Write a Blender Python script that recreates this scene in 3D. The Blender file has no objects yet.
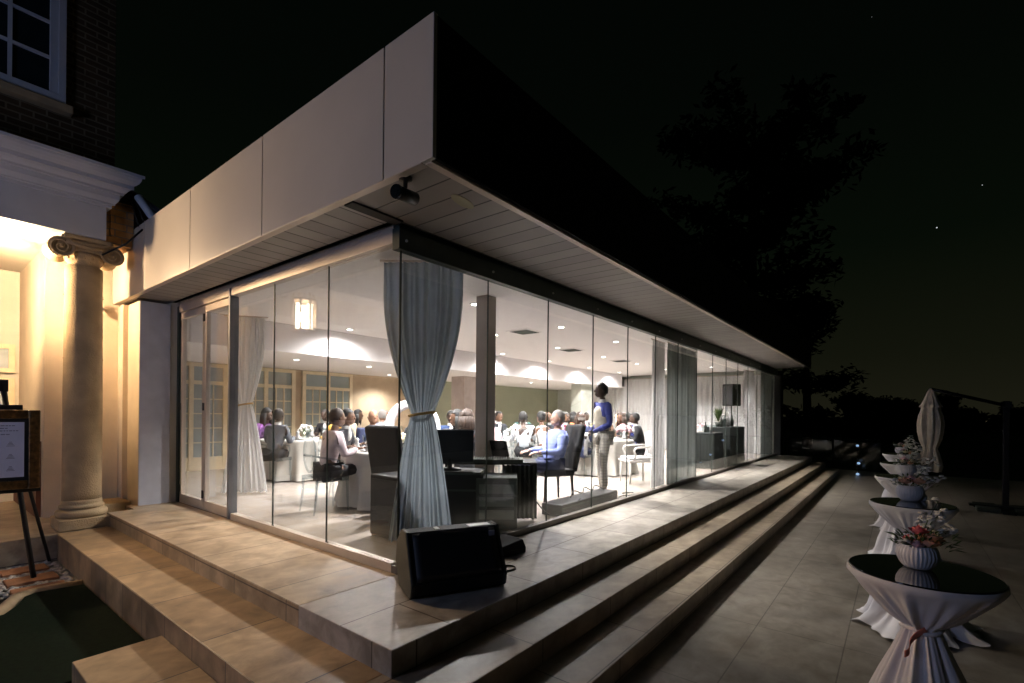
import bpy, bmesh, math, random
from mathutils import Vector, Matrix
random.seed(7)
SC = bpy.context.scene
C = SC.collection
PI = math.pi
R = math.radians

# ---------------------------------------------------------------- camera
TH = R(38.27)
cam_d = bpy.data.cameras.new('camera')
cam = bpy.data.objects.new('camera', cam_d); C.objects.link(cam)
cam.location = (0.005, -.01, 1.737)
cam_d.sensor_width = 36
cam_d.lens = 490.6/1024*36
cam_d.shift_y = (413-341.5)/1024
cam_d.clip_start = .05; cam_d.clip_end = 2000
cam.rotation_mode = 'QUATERNION'
q = Matrix.Rotation(TH-PI/2, 4, 'Z') @ Matrix.Rotation(PI/2, 4, 'X') @ Matrix.Rotation(R(0.56), 4, 'Z')
cam.rotation_quaternion = q.to_quaternion()
SC.camera = cam

# ---------------------------------------------------------------- night sky
W = bpy.data.worlds.new('World'); SC.world = W; W.use_nodes = True
nt = W.node_tree; nt.nodes.clear()
tc = nt.nodes.new('ShaderNodeTexCoord'); sp = nt.nodes.new('ShaderNodeSeparateXYZ')
cr = nt.nodes.new('ShaderNodeValToRGB'); bg = nt.nodes.new('ShaderNodeBackground'); wo = nt.nodes.new('ShaderNodeOutputWorld')
nt.links.new(tc.outputs['Generated'], sp.inputs[0]); nt.links.new(sp.outputs['Z'], cr.inputs[0])
nt.links.new(cr.outputs[0], bg.inputs[0]); nt.links.new(bg.outputs[0], wo.inputs[0])
e = cr.color_ramp.elements
e[0].position = 0; e[0].color = (.0105, .0100, .0055, 1)
e[1].position = .85; e[1].color = (.0006, .0010, .0008, 1)
for p_, c_ in ((.10, (.0060, .0066, .0034, 1)), (.28, (.0019, .0034, .0017, 1)), (.5, (.0010, .0018, .0011, 1))):
    k = e.new(p_); k.color = c_
bg.inputs['Strength'].default_value = 1.0
SC.view_settings.view_transform = 'Standard'; SC.view_settings.look = 'None'
SC.view_settings.gamma = 1; SC.view_settings.exposure = 0
SC.render.engine = 'CYCLES'
SC.cycles.max_bounces = 8; SC.cycles.transparent_max_bounces = 24
SC.cycles.diffuse_bounces = 4; SC.cycles.glossy_bounces = 4

E_DOWN = 790; E_LAN = 1120; E_COOL = 58
WARM = (1, .68, .39); COOL = (.45, .58, 1.0); WHITE = (1, .925, .935)

# ---------------------------------------------------------------- materials
def newmat(name):
    m = bpy.data.materials.new(name); m.use_nodes = True
    n = m.node_tree.nodes; l = m.node_tree.links
    return m, n, l, n['Principled BSDF']
def rgb(c): return (c[0], c[1], c[2], 1)
def mat(name, col, rough=.6, metal=0, var=.12, scale=6, bump=0, bscale=60, coat=0, sheen=0, spec=.5, trans=0):
    m, n, l, b = newmat(name)
    t = n.new('ShaderNodeTexCoord'); no = n.new('ShaderNodeTexNoise'); no.inputs['Scale'].default_value = scale; no.inputs['Detail'].default_value = 5
    l.new(t.outputs['Object'], no.inputs[0])
    r_ = n.new('ShaderNodeValToRGB'); l.new(no.outputs[0], r_.inputs[0])
    r_.color_ramp.elements[0].position = .3; r_.color_ramp.elements[1].position = .7
    r_.color_ramp.elements[0].color = rgb([c*(1-var) for c in col]); r_.color_ramp.elements[1].color = rgb([min(1, c*(1+var)) for c in col])
    l.new(r_.outputs[0], b.inputs['Base Color'])
    b.inputs['Roughness'].default_value = rough; b.inputs['Metallic'].default_value = metal
    b.inputs['Coat Weight'].default_value = coat; b.inputs['Sheen Weight'].default_value = sheen
    b.inputs['Specular IOR Level'].default_value = spec
    if bump:
        n2 = n.new('ShaderNodeTexNoise'); n2.inputs['Scale'].default_value = bscale; l.new(t.outputs['Object'], n2.inputs[0])
        bu = n.new('ShaderNodeBump'); bu.inputs['Strength'].default_value = bump; bu.inputs['Distance'].default_value = .01
        l.new(n2.outputs[0], bu.inputs['Height']); l.new(bu.outputs[0], b.inputs['Normal'])
    return m
def planar(n, l):
    """world position mapped flat: floors use x,y; upright faces use x+y,z"""
    g = n.new('ShaderNodeNewGeometry'); s = n.new('ShaderNodeSeparateXYZ'); l.new(g.outputs['Position'], s.inputs[0])
    sn = n.new('ShaderNodeSeparateXYZ'); l.new(g.outputs['Normal'], sn.inputs[0])
    ab = n.new('ShaderNodeMath'); ab.operation = 'ABSOLUTE'; l.new(sn.outputs[2], ab.inputs[0])
    gt = n.new('ShaderNodeMath'); gt.operation = 'GREATER_THAN'; gt.inputs[1].default_value = .5; l.new(ab.outputs[0], gt.inputs[0])
    ad = n.new('ShaderNodeMath'); ad.operation = 'ADD'; l.new(s.outputs[0], ad.inputs[0]); l.new(s.outputs[1], ad.inputs[1])
    c1 = n.new('ShaderNodeCombineXYZ'); l.new(s.outputs[0], c1.inputs[0]); l.new(s.outputs[1], c1.inputs[1])
    c2 = n.new('ShaderNodeCombineXYZ'); l.new(ad.outputs[0], c2.inputs[0]); l.new(s.outputs[2], c2.inputs[1])
    mx = n.new('ShaderNodeMix'); mx.data_type = 'VECTOR'; l.new(gt.outputs[0], mx.inputs[0]); l.new(c2.outputs[0], mx.inputs[4]); l.new(c1.outputs[0], mx.inputs[5])
    return mx.outputs[1], g.outputs['Position']
def tilemat(name, c1, c2, mortar, w, h, ms=.006, rough=.35, offset=.5, vein=.5, bump=.3, freq=2, rot=0, shift=(0, 0), rvar=.25, spec=.5):
    m, n, l, b = newmat(name)
    v, pos = planar(n, l)
    mp = n.new('ShaderNodeMapping'); l.new(v, mp.inputs[0]); mp.inputs['Rotation'].default_value = (0, 0, rot); mp.inputs['Location'].default_value = (shift[0], shift[1], 0)
    br = n.new('ShaderNodeTexBrick'); l.new(mp.outputs[0], br.inputs[0])
    br.offset = offset; br.offset_frequency = freq
    br.inputs['Scale'].default_value = 1; br.inputs['Brick Width'].default_value = w; br.inputs['Row Height'].default_value = h
    br.inputs['Mortar Size'].default_value = ms; br.inputs['Mortar Smooth'].default_value = .2
    br.inputs['Color1'].default_value = rgb(c1); br.inputs['Color2'].default_value = rgb(c2); br.inputs['Mortar'].default_value = rgb(mortar)
    no = n.new('ShaderNodeTexNoise'); l.new(pos, no.inputs[0]); no.inputs['Scale'].default_value = 1.1; no.inputs['Detail'].default_value = 5; no.inputs['Roughness'].default_value = .5; no.inputs['Distortion'].default_value = 0
    r_ = n.new('ShaderNodeValToRGB'); l.new(no.outputs[0], r_.inputs[0]); r_.color_ramp.elements[0].position = .15; r_.color_ramp.elements[1].position = .85
    a = 1-vein*.7; r_.color_ramp.elements[0].color = (a, a, a*.97, 1); r_.color_ramp.elements[1].color = (1.0, 1.0, 1.0, 1)
    n3 = n.new('ShaderNodeTexNoise'); mp3 = n.new('ShaderNodeMapping'); mp3.inputs['Scale'].default_value = (1, 1.2, 1.13); mp3.inputs['Rotation'].default_value = (0, 0, .5); mp3.inputs['Location'].default_value = (.3, .2, .57); l.new(pos, mp3.inputs[0]); l.new(mp3.outputs[0], n3.inputs[0]); n3.inputs['Scale'].default_value = 5.3; n3.inputs['Detail'].default_value = 8; n3.inputs['Roughness'].default_value = .6; n3.inputs['Distortion'].default_value = .4
    r3 = n.new('ShaderNodeValToRGB'); l.new(n3.outputs[0], r3.inputs[0]); r3.color_ramp.elements[0].position = .32; r3.color_ramp.elements[1].position = .66
    a3 = 1-vein*.62; r3.color_ramp.elements[0].color = (a3, a3*.95, a3*.88, 1); r3.color_ramp.elements[1].color = (1, 1, 1, 1)
    m1 = n.new('ShaderNodeMix'); m1.data_type = 'RGBA'; m1.blend_type = 'MULTIPLY'; m1.inputs[0].default_value = 1; l.new(br.outputs[0], m1.inputs[6]); l.new(r_.outputs[0], m1.inputs[7])
    m2 = n.new('ShaderNodeMix'); m2.data_type = 'RGBA'; m2.blend_type = 'MULTIPLY'; m2.inputs[0].default_value = 1; l.new(m1.outputs[2], m2.inputs[6]); l.new(r3.outputs[0], m2.inputs[7])
    l.new(m2.outputs[2], b.inputs['Base Color'])
    mr = n.new('ShaderNodeMapRange'); l.new(n3.outputs[0], mr.inputs[0]); mr.inputs[1].default_value = 0; mr.inputs[2].default_value = 1
    mr.inputs[3].default_value = rough; mr.inputs[4].default_value = rough+rvar; l.new(mr.outputs[0], b.inputs['Roughness'])
    b.inputs['Specular IOR Level'].default_value = spec
    bu = n.new('ShaderNodeBump'); bu.inputs['Strength'].default_value = bump; bu.inputs['Distance'].default_value = .006
    inv = n.new('ShaderNodeMath'); inv.operation = 'SUBTRACT'; inv.inputs[0].default_value = 1; l.new(br.outputs[1], inv.inputs[1])
    ad = n.new('ShaderNodeMath'); ad.operation = 'MULTIPLY_ADD'; l.new(n3.outputs[0], ad.inputs[0]); ad.inputs[1].default_value = .03; l.new(inv.outputs[0], ad.inputs[2])
    l.new(inv.outputs[0], bu.inputs['Height']); l.new(bu.outputs[0], b.inputs['Normal'])
    return m
def emis(name, col, s):
    m, n, l, b = newmat(name)
    b.inputs['Base Color'].default_value = rgb(col); b.inputs['Emission Color'].default_value = rgb(col); b.inputs['Emission Strength'].default_value = s
    return m
def glassmat(name, tint=(.93, .96, .95), refl=1.0, rough=0.0, ior=1.5, smudge=0.0):
    m, n, l, b = newmat(name)
    n.remove(b); out = n['Material Output']
    tr = n.new('ShaderNodeBsdfTransparent'); tr.inputs[0].default_value = rgb(tint)
    gl = n.new('ShaderNodeBsdfGlossy'); gl.inputs['Roughness'].default_value = rough; gl.inputs[0].default_value = (refl, refl, refl, 1)
    fr = n.new('ShaderNodeFresnel')
    ge = n.new('ShaderNodeNewGeometry'); ir = n.new('ShaderNodeMapRange'); l.new(ge.outputs['Backfacing'], ir.inputs[0]); ir.inputs[3].default_value = ior; ir.inputs[4].default_value = 1/ior; l.new(ir.outputs[0], fr.inputs[0])
    mu = n.new('ShaderNodeMath'); mu.operation = 'MULTIPLY_ADD'; mu.inputs[1].default_value = 1.0; mu.inputs[2].default_value = 0; mu.use_clamp = True; l.new(fr.outputs[0], mu.inputs[0])
    mx = n.new('ShaderNodeMixShader'); l.new(mu.outputs[0], mx.inputs[0]); l.new(tr.outputs[0], mx.inputs[1]); l.new(gl.outputs[0], mx.inputs[2])
    res = mx.outputs[0]
    if smudge:
        df = n.new('ShaderNodeBsdfDiffuse'); df.inputs[0].default_value = (.8, .8, .8, 1)
        t = n.new('ShaderNodeTexCoord'); no = n.new('ShaderNodeTexNoise'); no.inputs['Scale'].default_value = 3.5; no.inputs['Detail'].default_value = 7; no.inputs['Distortion'].default_value = 2; l.new(t.outputs['Object'], no.inputs[0])
        mr = n.new('ShaderNodeMapRange'); l.new(no.outputs[0], mr.inputs[0]); mr.inputs[1].default_value = .5; mr.inputs[2].default_value = .8; mr.inputs[3].default_value = .001; mr.inputs[4].default_value = smudge
        mx2 = n.new('ShaderNodeMixShader'); l.new(mr.outputs[0], mx2.inputs[0]); l.new(res, mx2.inputs[1]); l.new(df.outputs[0], mx2.inputs[2]); res = mx2.outputs[0]
    l.new(res, out.inputs[0])
    return m
def plankmat(name, col, axis, width=.2):
    m, n, l, b = newmat(name)
    g = n.new('ShaderNodeNewGeometry'); s = n.new('ShaderNodeSeparateXYZ'); l.new(g.outputs['Position'], s.inputs[0])
    mu = n.new('ShaderNodeMath'); mu.operation = 'DIVIDE'; mu.inputs[1].default_value = width; l.new(s.outputs[axis], mu.inputs[0])
    fr = n.new('ShaderNodeMath'); fr.operation = 'FRACT'; l.new(mu.outputs[0], fr.inputs[0])
    fl = n.new('ShaderNodeMath'); fl.operation = 'FLOOR'; l.new(mu.outputs[0], fl.inputs[0])
    wn = n.new('ShaderNodeTexWhiteNoise'); wn.noise_dimensions = '1D'; l.new(fl.outputs[0], wn.inputs['W'])
    mr = n.new('ShaderNodeMapRange'); l.new(wn.outputs[0], mr.inputs[0]); mr.inputs[3].default_value = .86; mr.inputs[4].default_value = 1.06
    gr = n.new('ShaderNodeValToRGB'); l.new(fr.outputs[0], gr.inputs[0]); ee = gr.color_ramp.elements
    ee[0].position = 0; ee[0].color = (.12, .12, .12, 1); ee[1].position = .045; ee[1].color = (.12, .12, .12, 1)
    k = ee.new(.08); k.color = (1, 1, 1, 1)
    no = n.new('ShaderNodeTexNoise'); l.new(g.outputs['Position'], no.inputs[0]); no.inputs['Scale'].default_value = 1.5; no.inputs['Detail'].default_value = 6
    m0 = n.new('ShaderNodeMapRange'); l.new(no.outputs[0], m0.inputs[0]); m0.inputs[3].default_value = .75; m0.inputs[4].default_value = 1.2
    a = n.new('ShaderNodeVectorMath'); a.operation = 'SCALE'; l.new(gr.outputs[0], a.inputs[0]); l.new(mr.outputs[0], a.inputs['Scale'])
    a2 = n.new('ShaderNodeVectorMath'); a2.operation = 'SCALE'; l.new(a.outputs[0], a2.inputs[0]); l.new(m0.outputs[0], a2.inputs['Scale'])
    a3 = n.new('ShaderNodeVectorMath'); a3.operation = 'MULTIPLY'; l.new(a2.outputs[0], a3.inputs[0]); a3.inputs[1].default_value = col
    l.new(a3.outputs[0], b.inputs['Base Color']); b.inputs['Roughness'].default_value = .5
    bu = n.new('ShaderNodeBump'); bu.inputs['Distance'].default_value = .01; bu.inputs['Strength'].default_value = .6; l.new(gr.outputs[0], bu.inputs['Height']); l.new(bu.outputs[0], b.inputs['Normal'])
    return m
def checkmat(name, c1, c2, s):
    m, n, l, b = newmat(name)
    t = n.new('ShaderNodeTexCoord'); br = n.new('ShaderNodeTexBrick'); br.offset = 0; l.new(t.outputs['Object'], br.inputs[0])
    mp = n.new('ShaderNodeMapping'); l.new(t.outputs['Object'], mp.inputs[0]); mp.inputs['Rotation'].default_value = (PI/2, 0, 0); l.new(mp.outputs[0], br.inputs[0])
    br.inputs['Scale'].default_value = 1; br.inputs['Brick Width'].default_value = s; br.inputs['Row Height'].default_value = s; br.inputs['Mortar Size'].default_value = s*.1
    br.inputs['Color1'].default_value = rgb(c1); br.inputs['Color2'].default_value = rgb([c*.9 for c in c1]); br.inputs['Mortar'].default_value = rgb(c2)
    l.new(br.outputs[0], b.inputs['Base Color']); b.inputs['Roughness'].default_value = .85
    return m

M = {}
M['trav'] = tilemat('travertine', (.70, .64, .55), (.58, .52, .45), (.16, .12, .09), .93, .4875, .006, .24, .5, .8, .3, shift=(.2, -2.125), rvar=.3)
M['trav2'] = tilemat('travertine_step', (.64, .53, .40), (.52, .41, .29), (.16, .12, .09), .93, .70, .006, .26, 0, .8, .3, shift=(.3, -2.12), rvar=.3)
M['trav_l'] = tilemat('travertine_side', (.70, .54, .36), (.56, .41, .26), (.16, .12, .09), .815, .62, .006, .26, 0, .8, .3, shift=(-1.685, .2), rvar=.3)  # same stone as the front, lantern warmth mixed into the colour
M['trav2_l'] = tilemat('travertine_step_side', (.70, .49, .28), (.54, .36, .20), (.16, .12, .09), .5, .93, .006, .28, 0, .8, .3, shift=(-1.20, .35), rvar=.3)  # step stone with the lantern's warm light put into its colour
M['patio'] = tilemat('patio_tiles', (.46, .41, .34), (.41, .365, .30), (.25, .22, .18), 1.2, .6, .005, .24, 0, .7, .3, shift=(.35, .3), rvar=.3)
M['intfloor'] = tilemat('interior_marble', (.48, .43, .39), (.44, .39, .35), (.3, .25, .2), .6, .6, .003, .18, 0, .12, .05, rvar=.1)
M['lawn'] = mat('dark_lawn', (.02, .035, .012), .9, var=.5, scale=2, bump=.5)
M['turf'] = mat('green_turf', (.005, .013, .005), .95, var=.45, scale=30, bump=1, bscale=400, spec=.1)
M['earth'] = mat('soil', (.06, .045, .03), .95, var=.4, scale=8, bump=.8)
M['pebble'] = mat('pebble', (.42, .38, .33), .6, var=.45, scale=9, bump=.2)
M['terra'] = mat('terracotta', (.30, .13, .055), .75, var=.25, scale=5, bump=.5, bscale=30)
M['edging'] = mat('stone_edging', (.40, .28, .15), .7, var=.2, scale=7, bump=.4)
M['fascia'] = mat('fascia_panel_paint', (.52, .48, .42), .35, var=.05, scale=1.5, bump=.02)
M['black'] = mat('black_cladding', (.006, .006, .006), .8, var=.1, spec=.1)  # front fascia is unlit; its shade is put into this near black
M['joint'] = mat('joint_black', (.02, .018, .015), .8)
M['soffx'] = plankmat('soffit_boards_side', (.33, .31, .29), 1)
M['soffy'] = plankmat('soffit_boards_front', (.31, .29, .27), 0)
M['alu'] = mat('aluminium_frame', (.60, .52, .44), .38, .35, var=.08, scale=4)
M['beam'] = mat('dark_beam', (.035, .05, .042), .45, .2, var=.15)
M['glass'] = glassmat('pane_glass', (.94, .965, .955), ior=1.42, smudge=.018)
M['clearac'] = glassmat('clear_acrylic', (.80, .84, .86), ior=1.6, smudge=.06)
M['tableglass'] = glassmat('tableware_glass', (.85, .9, .9), ior=1.5, smudge=.05)
M['ceil'] = mat('ceiling_paint', (.84, .81, .80), .8, var=.02)
M['bulk'] = mat('bulkhead_paint', (.85, .82, .82), .8, var=.02)
M['green'] = mat('sage_wall', (.26, .27, .19), .85, var=.05, scale=2)
M['wood'] = mat('timber_wall', (.46, .35, .23), .5, var=.15, scale=3)
M['doorpaint'] = mat('door_paint', (.72, .60, .40), .5, var=.08)
M['shade'] = mat('dim_pane', (.28, .32, .31), .15, var=.15, scale=2)
M['pale'] = mat('pale_wall', (.46, .48, .42), .8, var=.05)
M['taupe'] = mat('taupe_pillar', (.34, .29, .26), .6, var=.1, scale=3)
M['cream'] = mat('cream_render', (.66, .55, .40), .85, var=.09, scale=2.5, bump=.25, bscale=25)
M['cream2'] = mat('porch_render', (.58, .54, .46), .85, var=.05, scale=2.5, bump=.1)
M['white'] = mat('white_paint', (.56, .58, .64), .6, var=.06, scale=3)
M['stone'] = mat('sandstone', (.44, .32, .18), .85, var=.16, scale=5, bump=.6, bscale=70)
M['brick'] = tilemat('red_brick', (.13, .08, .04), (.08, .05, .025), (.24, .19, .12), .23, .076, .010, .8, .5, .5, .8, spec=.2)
M['obrick'] = tilemat('orange_brick', (.70, .38, .13), (.60, .32, .10), (.35, .28, .2), .24, .085, .008, .8, .5, .5, .8)  # lamplight put into the brick colour, lighter and more orange
M['slate'] = mat('slate', (.10, .10, .12), .6, var=.25, scale=8, bump=.4)
M['darkpane'] = mat('dark_window_pane', (.012, .018, .022), .04, var=.2)
M['steel'] = mat('brushed_steel', (.45, .45, .44), .3, .9, var=.08)
M['bmetal'] = mat('black_metal', (.02, .02, .02), .4, .5, var=.2)
M['plast'] = mat('black_plastic', (.011, .012, .012), .6, var=.2, scale=40, bump=.15, bscale=300, spec=.22)
M['side'] = mat('speaker_side', (.022, .025, .018), .55, var=.2, scale=40, bump=.3, bscale=250)
M['grille'] = mat('speaker_grille', (.006, .006, .007), .6, var=.3, scale=80)
M['dgrey'] = mat('case_grey', (.055, .066, .056), .6, var=.1, scale=10, spec=.2)
M['curt'] = mat('curtain_blue_grey', (.36, .41, .45), .8, var=.10, scale=5, sheen=.3)
M['curtw'] = mat('curtain_pale', (.78, .77, .76), .85, var=.05, scale=5)
M['curtd'] = mat('curtain_lining', (.20, .22, .21), .85, var=.08, scale=5)  # dark outer face: shade of the backlit cloth put into the colour
for nm_ in ('curt', 'curtw', 'curtd'):
    m_ = M[nm_]; n_ = m_.node_tree.nodes; l_ = m_.node_tree.links; pb = n_['Principled BSDF']
    tl = n_.new('ShaderNodeBsdfTranslucent'); l_.new(pb.inputs['Base Color'].links[0].from_socket, tl.inputs[0])
    mx = n_.new('ShaderNodeMixShader'); mx.inputs[0].default_value = .30; l_.new(pb.outputs[0], mx.inputs[1]); l_.new(tl.outputs[0], mx.inputs[2]); l_.new(mx.outputs[0], n_['Material Output'].inputs[0])
M['gold'] = mat('gold_rope', (.45, .28, .08), .45, .3, var=.2)
M['cloth'] = mat('table_linen', (.50, .47, .42), .85, var=.05, scale=4, sheen=.2)
M['whitecl'] = mat('white_stretch_cloth', (.78, .74, .74), .75, var=.06, scale=5, sheen=.3, bump=.45, bscale=9)
M['umb'] = mat('umbrella_canvas', (.62, .55, .45), .85, var=.12, scale=6, bump=.2)
M['blacktop'] = mat('black_glass_top', (.006, .007, .007), .045, var=.1, coat=1)
M['ceramic'] = mat('white_ceramic', (.74, .72, .74), .35, var=.03)
M['plate'] = mat('china', (.82, .82, .82), .25, var=.02)
M['easel'] = mat('easel_black', (.015, .014, .012), .5, var=.3)
M['frame'] = mat('gilt_frame', (.16, .085, .025), .35, .5, var=.45, scale=25, bump=.4, bscale=60)
M['paper'] = mat('sign_paper', (.66, .65, .78), .7, var=.03)
M['ink'] = mat('ink', (.22, .21, .28), .8)
M['chairwhite'] = mat('white_chair', (.74, .70, .66), .5, var=.05)
M['blk_fab'] = mat('black_upholstery', (.018, .018, .018), .85, var=.2, scale=30, bump=.2)
M['blk_cl'] = mat('black_drape', (.014, .019, .017), .85, var=.2, scale=5)
M['brass'] = mat('aged_brass', (.35, .24, .10), .4, .8, var=.2)
M['bark'] = mat('bark', (.05, .035, .02), .95, var=.4, bump=.8)
M['leaf'] = mat('leaf_dark', (.020, .030, .015), .9, var=.4, spec=.1)
M['leaf2'] = mat('leaf_green', (.07, .12, .03), .7, var=.4, scale=15)
M['rose'] = mat('rose_peach', (.88, .46, .30), .7, var=.2, scale=30)
M['pinkf'] = mat('flower_coral', (.85, .20, .20), .7, var=.2, scale=30)
M['whitef'] = mat('flower_white', (.70, .68, .62), .7, var=.06, scale=30)
M['creamf'] = mat('flower_cream', (.80, .70, .48), .7, var=.15, scale=30)
M['lightpink'] = mat('flower_blush', (.80, .52, .56), .7, var=.15, scale=30)
M['ribbon'] = mat('coral_ribbon', (.70, .22, .14), .6)
M['lampglow'] = emis('lantern_glow', (1, .88, .70), 16)
M['discglow'] = emis('downlight_glow', (1, .94, .90), 22)
M['winglow'] = emis('lit_window_glow', COOL, 1.4)  # glow of the added, unseen wing window
M['flame'] = emis('candle_flame', (1, .62, .25), 14)
M['candle'] = mat('candle_wax', (.85, .70, .50), .5)
M['bluelamp'] = emis('blue_lamp_glow', (.42, .62, 1), .7)  # glow standing in for bluish reflections
M['townlamp'] = emis('town_lamp_glow', (1, .92, .78), 6)
M['townlamp2'] = emis('town_lamp_faint', (1, .8, .45), .35)
M['star'] = emis('star_glow', (.9, .95, 1), .8)
M['screen'] = mat('dark_screen', (.010, .012, .012), .12)

# ---------------------------------------------------------------- mesh helpers
class MB:
    def __init__(s): s.bm = bmesh.new(); s.mi = 0
    def _m(s, fs):
        for f in fs: f.material_index = s.mi
    def box(s, x0, x1, y0, y1, z0, z1, mtx=None, bev=0):
        r = bmesh.ops.create_cube(s.bm, size=1); vs = r['verts']
        for v in vs: v.co = Vector((x0+(v.co.x+.5)*(x1-x0), y0+(v.co.y+.5)*(y1-y0), z0+(v.co.z+.5)*(z1-z0)))
        fs = {f for v in vs for f in v.link_faces}
        s._m(fs)
        if bev:
            es = {e for v in vs for e in v.link_edges}
            r = bmesh.ops.bevel(s.bm, geom=list(es), offset=bev, segments=2, affect='EDGES', profile=.5)
            vs = list({v for f in r['faces'] for v in f.verts} | {v for v in vs if v.is_valid}); s._m(r['faces'])
        if mtx is not None:
            for v in vs: v.co = mtx @ v.co
        return s
    def tube(s, pts, rad, seg=8, cap=True, smooth=True):
        pts = [Vector(p) for p in pts]
        if not hasattr(rad, '__len__'): rad = [rad]*len(pts)
        rings = []; up = Vector((0, 0, 1)); prev = None
        for i, p in enumerate(pts):
            a = pts[max(i-1, 0)]; b = pts[min(i+1, len(pts)-1)]; t = (b-a)
            t = t.normalized() if t.length > 1e-9 else Vector((0, 0, 1))
            if prev is None: n = t.cross(up); n = n.normalized() if n.length > .05 else t.cross(Vector((1, 0, 0))).normalized()
            else: n = (prev-t*prev.dot(t)).normalized()
            prev = n; b2 = t.cross(n)
            rings.append([s.bm.verts.new(p+(n*math.cos(2*PI*k/seg)+b2*math.sin(2*PI*k/seg))*rad[i]) for k in range(seg)])
        for i in range(len(rings)-1):
            for k in range(seg):
                f = s.bm.faces.new((rings[i][k], rings[i][(k+1) % seg], rings[i+1][(k+1) % seg], rings[i+1][k])); f.smooth = smooth; f.material_index = s.mi
        if cap:
            for rg in (rings[0][::-1], rings[-1]):
                f = s.bm.faces.new(rg); f.material_index = s.mi
        return s
    def lathe(s, prof, seg=32, c=(0, 0, 0), ripple=None, smooth=True, capb=True, capt=True):
        rings = []
        for j, (r, z) in enumerate(prof):
            rg = []
            for k in range(seg):
                a = 2*PI*k/seg; rr = r
                if ripple: rr = r*(1+ripple(a, j/(len(prof)-1)))
                rg.append(s.bm.verts.new((c[0]+rr*math.cos(a), c[1]+rr*math.sin(a), c[2]+z)))
            rings.append(rg)
        for j in range(len(rings)-1):
            for k in range(seg):
                f = s.bm.faces.new((rings[j][k], rings[j][(k+1) % seg], rings[j+1][(k+1) % seg], rings[j+1][k])); f.smooth = smooth; f.material_index = s.mi
        if capb: s._m([s.bm.faces.new(rings[0][::-1])])
        if capt: s._m([s.bm.faces.new(rings[-1])])
        return s
    def ball(s, c, r, sc=(1, 1, 1), sub=2, jit=0, mtx=None):
        g = bmesh.ops.create_icosphere(s.bm, subdivisions=sub, radius=r)
        for v in g['verts']:
            j = 1+random.uniform(-jit, jit)
            co = Vector((v.co.x*sc[0]*j, v.co.y*sc[1]*j, v.co.z*sc[2]*j))
            if mtx is not None: co = mtx @ co
            v.co = co+Vector(c)
            for f in v.link_faces: f.smooth = True; f.material_index = s.mi
        return s
    def grid(s, fn, nu, nv, smooth=True):
        vs = [[s.bm.verts.new(fn(i/nu, j/nv)) for i in range(nu+1)] for j in range(nv+1)]
        for j in range(nv):
            for i in range(nu):
                f = s.bm.faces.new((vs[j][i], vs[j][i+1], vs[j+1][i+1], vs[j+1][i])); f.smooth = smooth; f.material_index = s.mi
        return s
    def prism(s, poly, y0, y1, mtx=None):
        """poly in x,z extruded along y"""
        a = [s.bm.verts.new((x, y0, z)) for x, z in poly]; b = [s.bm.verts.new((x, y1, z)) for x, z in poly]
        fs = [s.bm.faces.new(a), s.bm.faces.new(b[::-1])]
        n = len(poly)
        for i in range(n): fs.append(s.bm.faces.new((a[i], b[i], b[(i+1) % n], a[(i+1) % n])))
        s._m(fs)
        if mtx is not None:
            for v in a+b: v.co = mtx @ v.co
        return s
    def build(s, name, m, parent=None, loc=None, rz=None, solid=0, recalc=True):
        if recalc: bmesh.ops.recalc_face_normals(s.bm, faces=s.bm.faces)
        me = bpy.data.meshes.new(name); s.bm.to_mesh(me); s.bm.free()
        for x in (m if isinstance(m, (list, tuple)) else [m]): me.materials.append(x)
        o = bpy.data.objects.new(name, me); C.objects.link(o)
        if parent is not None: o.parent = parent
        if loc is not None: o.location = loc
        if rz is not None: o.rotation_euler = (0, 0, rz)
        return o
def tag(o, label, cat, group=None):
    o['label'] = label; o['category'] = cat
    if group: o['group'] = group
    return o
def thing(name, label, cat, loc=(0, 0, 0), rz=0, group=None):
    o = bpy.data.objects.new(name, None); C.objects.link(o); o.location = loc; o.rotation_euler = (0, 0, rz); o.empty_display_size = .1
    return tag(o, label, cat, group)
def struct(o, kind='structure'): o['kind'] = kind; return o
def kids(o): return [c for c in bpy.data.objects if c.parent == o]
def dup(o, loc=None, rz=None, label=None, parent=None):
    c = o.copy(); C.objects.link(c)
    if parent is not None: c.parent = parent
    if loc is not None: c.location = loc
    if rz is not None: c.rotation_euler = (0, 0, rz)
    if label: c['label'] = label
    for k in kids(o): dup(k, parent=c)
    return c
def Rz(a): return Matrix.Rotation(a, 4, 'Z')
def T(x, y, z): return Matrix.Translation((x, y, z))

TZ = .45   # terrace and hall floor
# ================================================================ SETTING
# lawn out to the horizon
b = MB()
b.box(-400, 900, -500, 600, -.40, -.06); struct(b.build('ground', M['lawn']))
b = MB(); b.box(-4.4, 19.2, -9, 4.05, -.2, 0); b.box(.72, 19.2, 4.05, 12, -.2, -.005); struct(b.build('patio', M['patio']))
b = MB(); b.box(-6, .72, 4.05, 9.0, -.2, -.02); struct(b.build('planting_bed', M['earth']))
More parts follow.
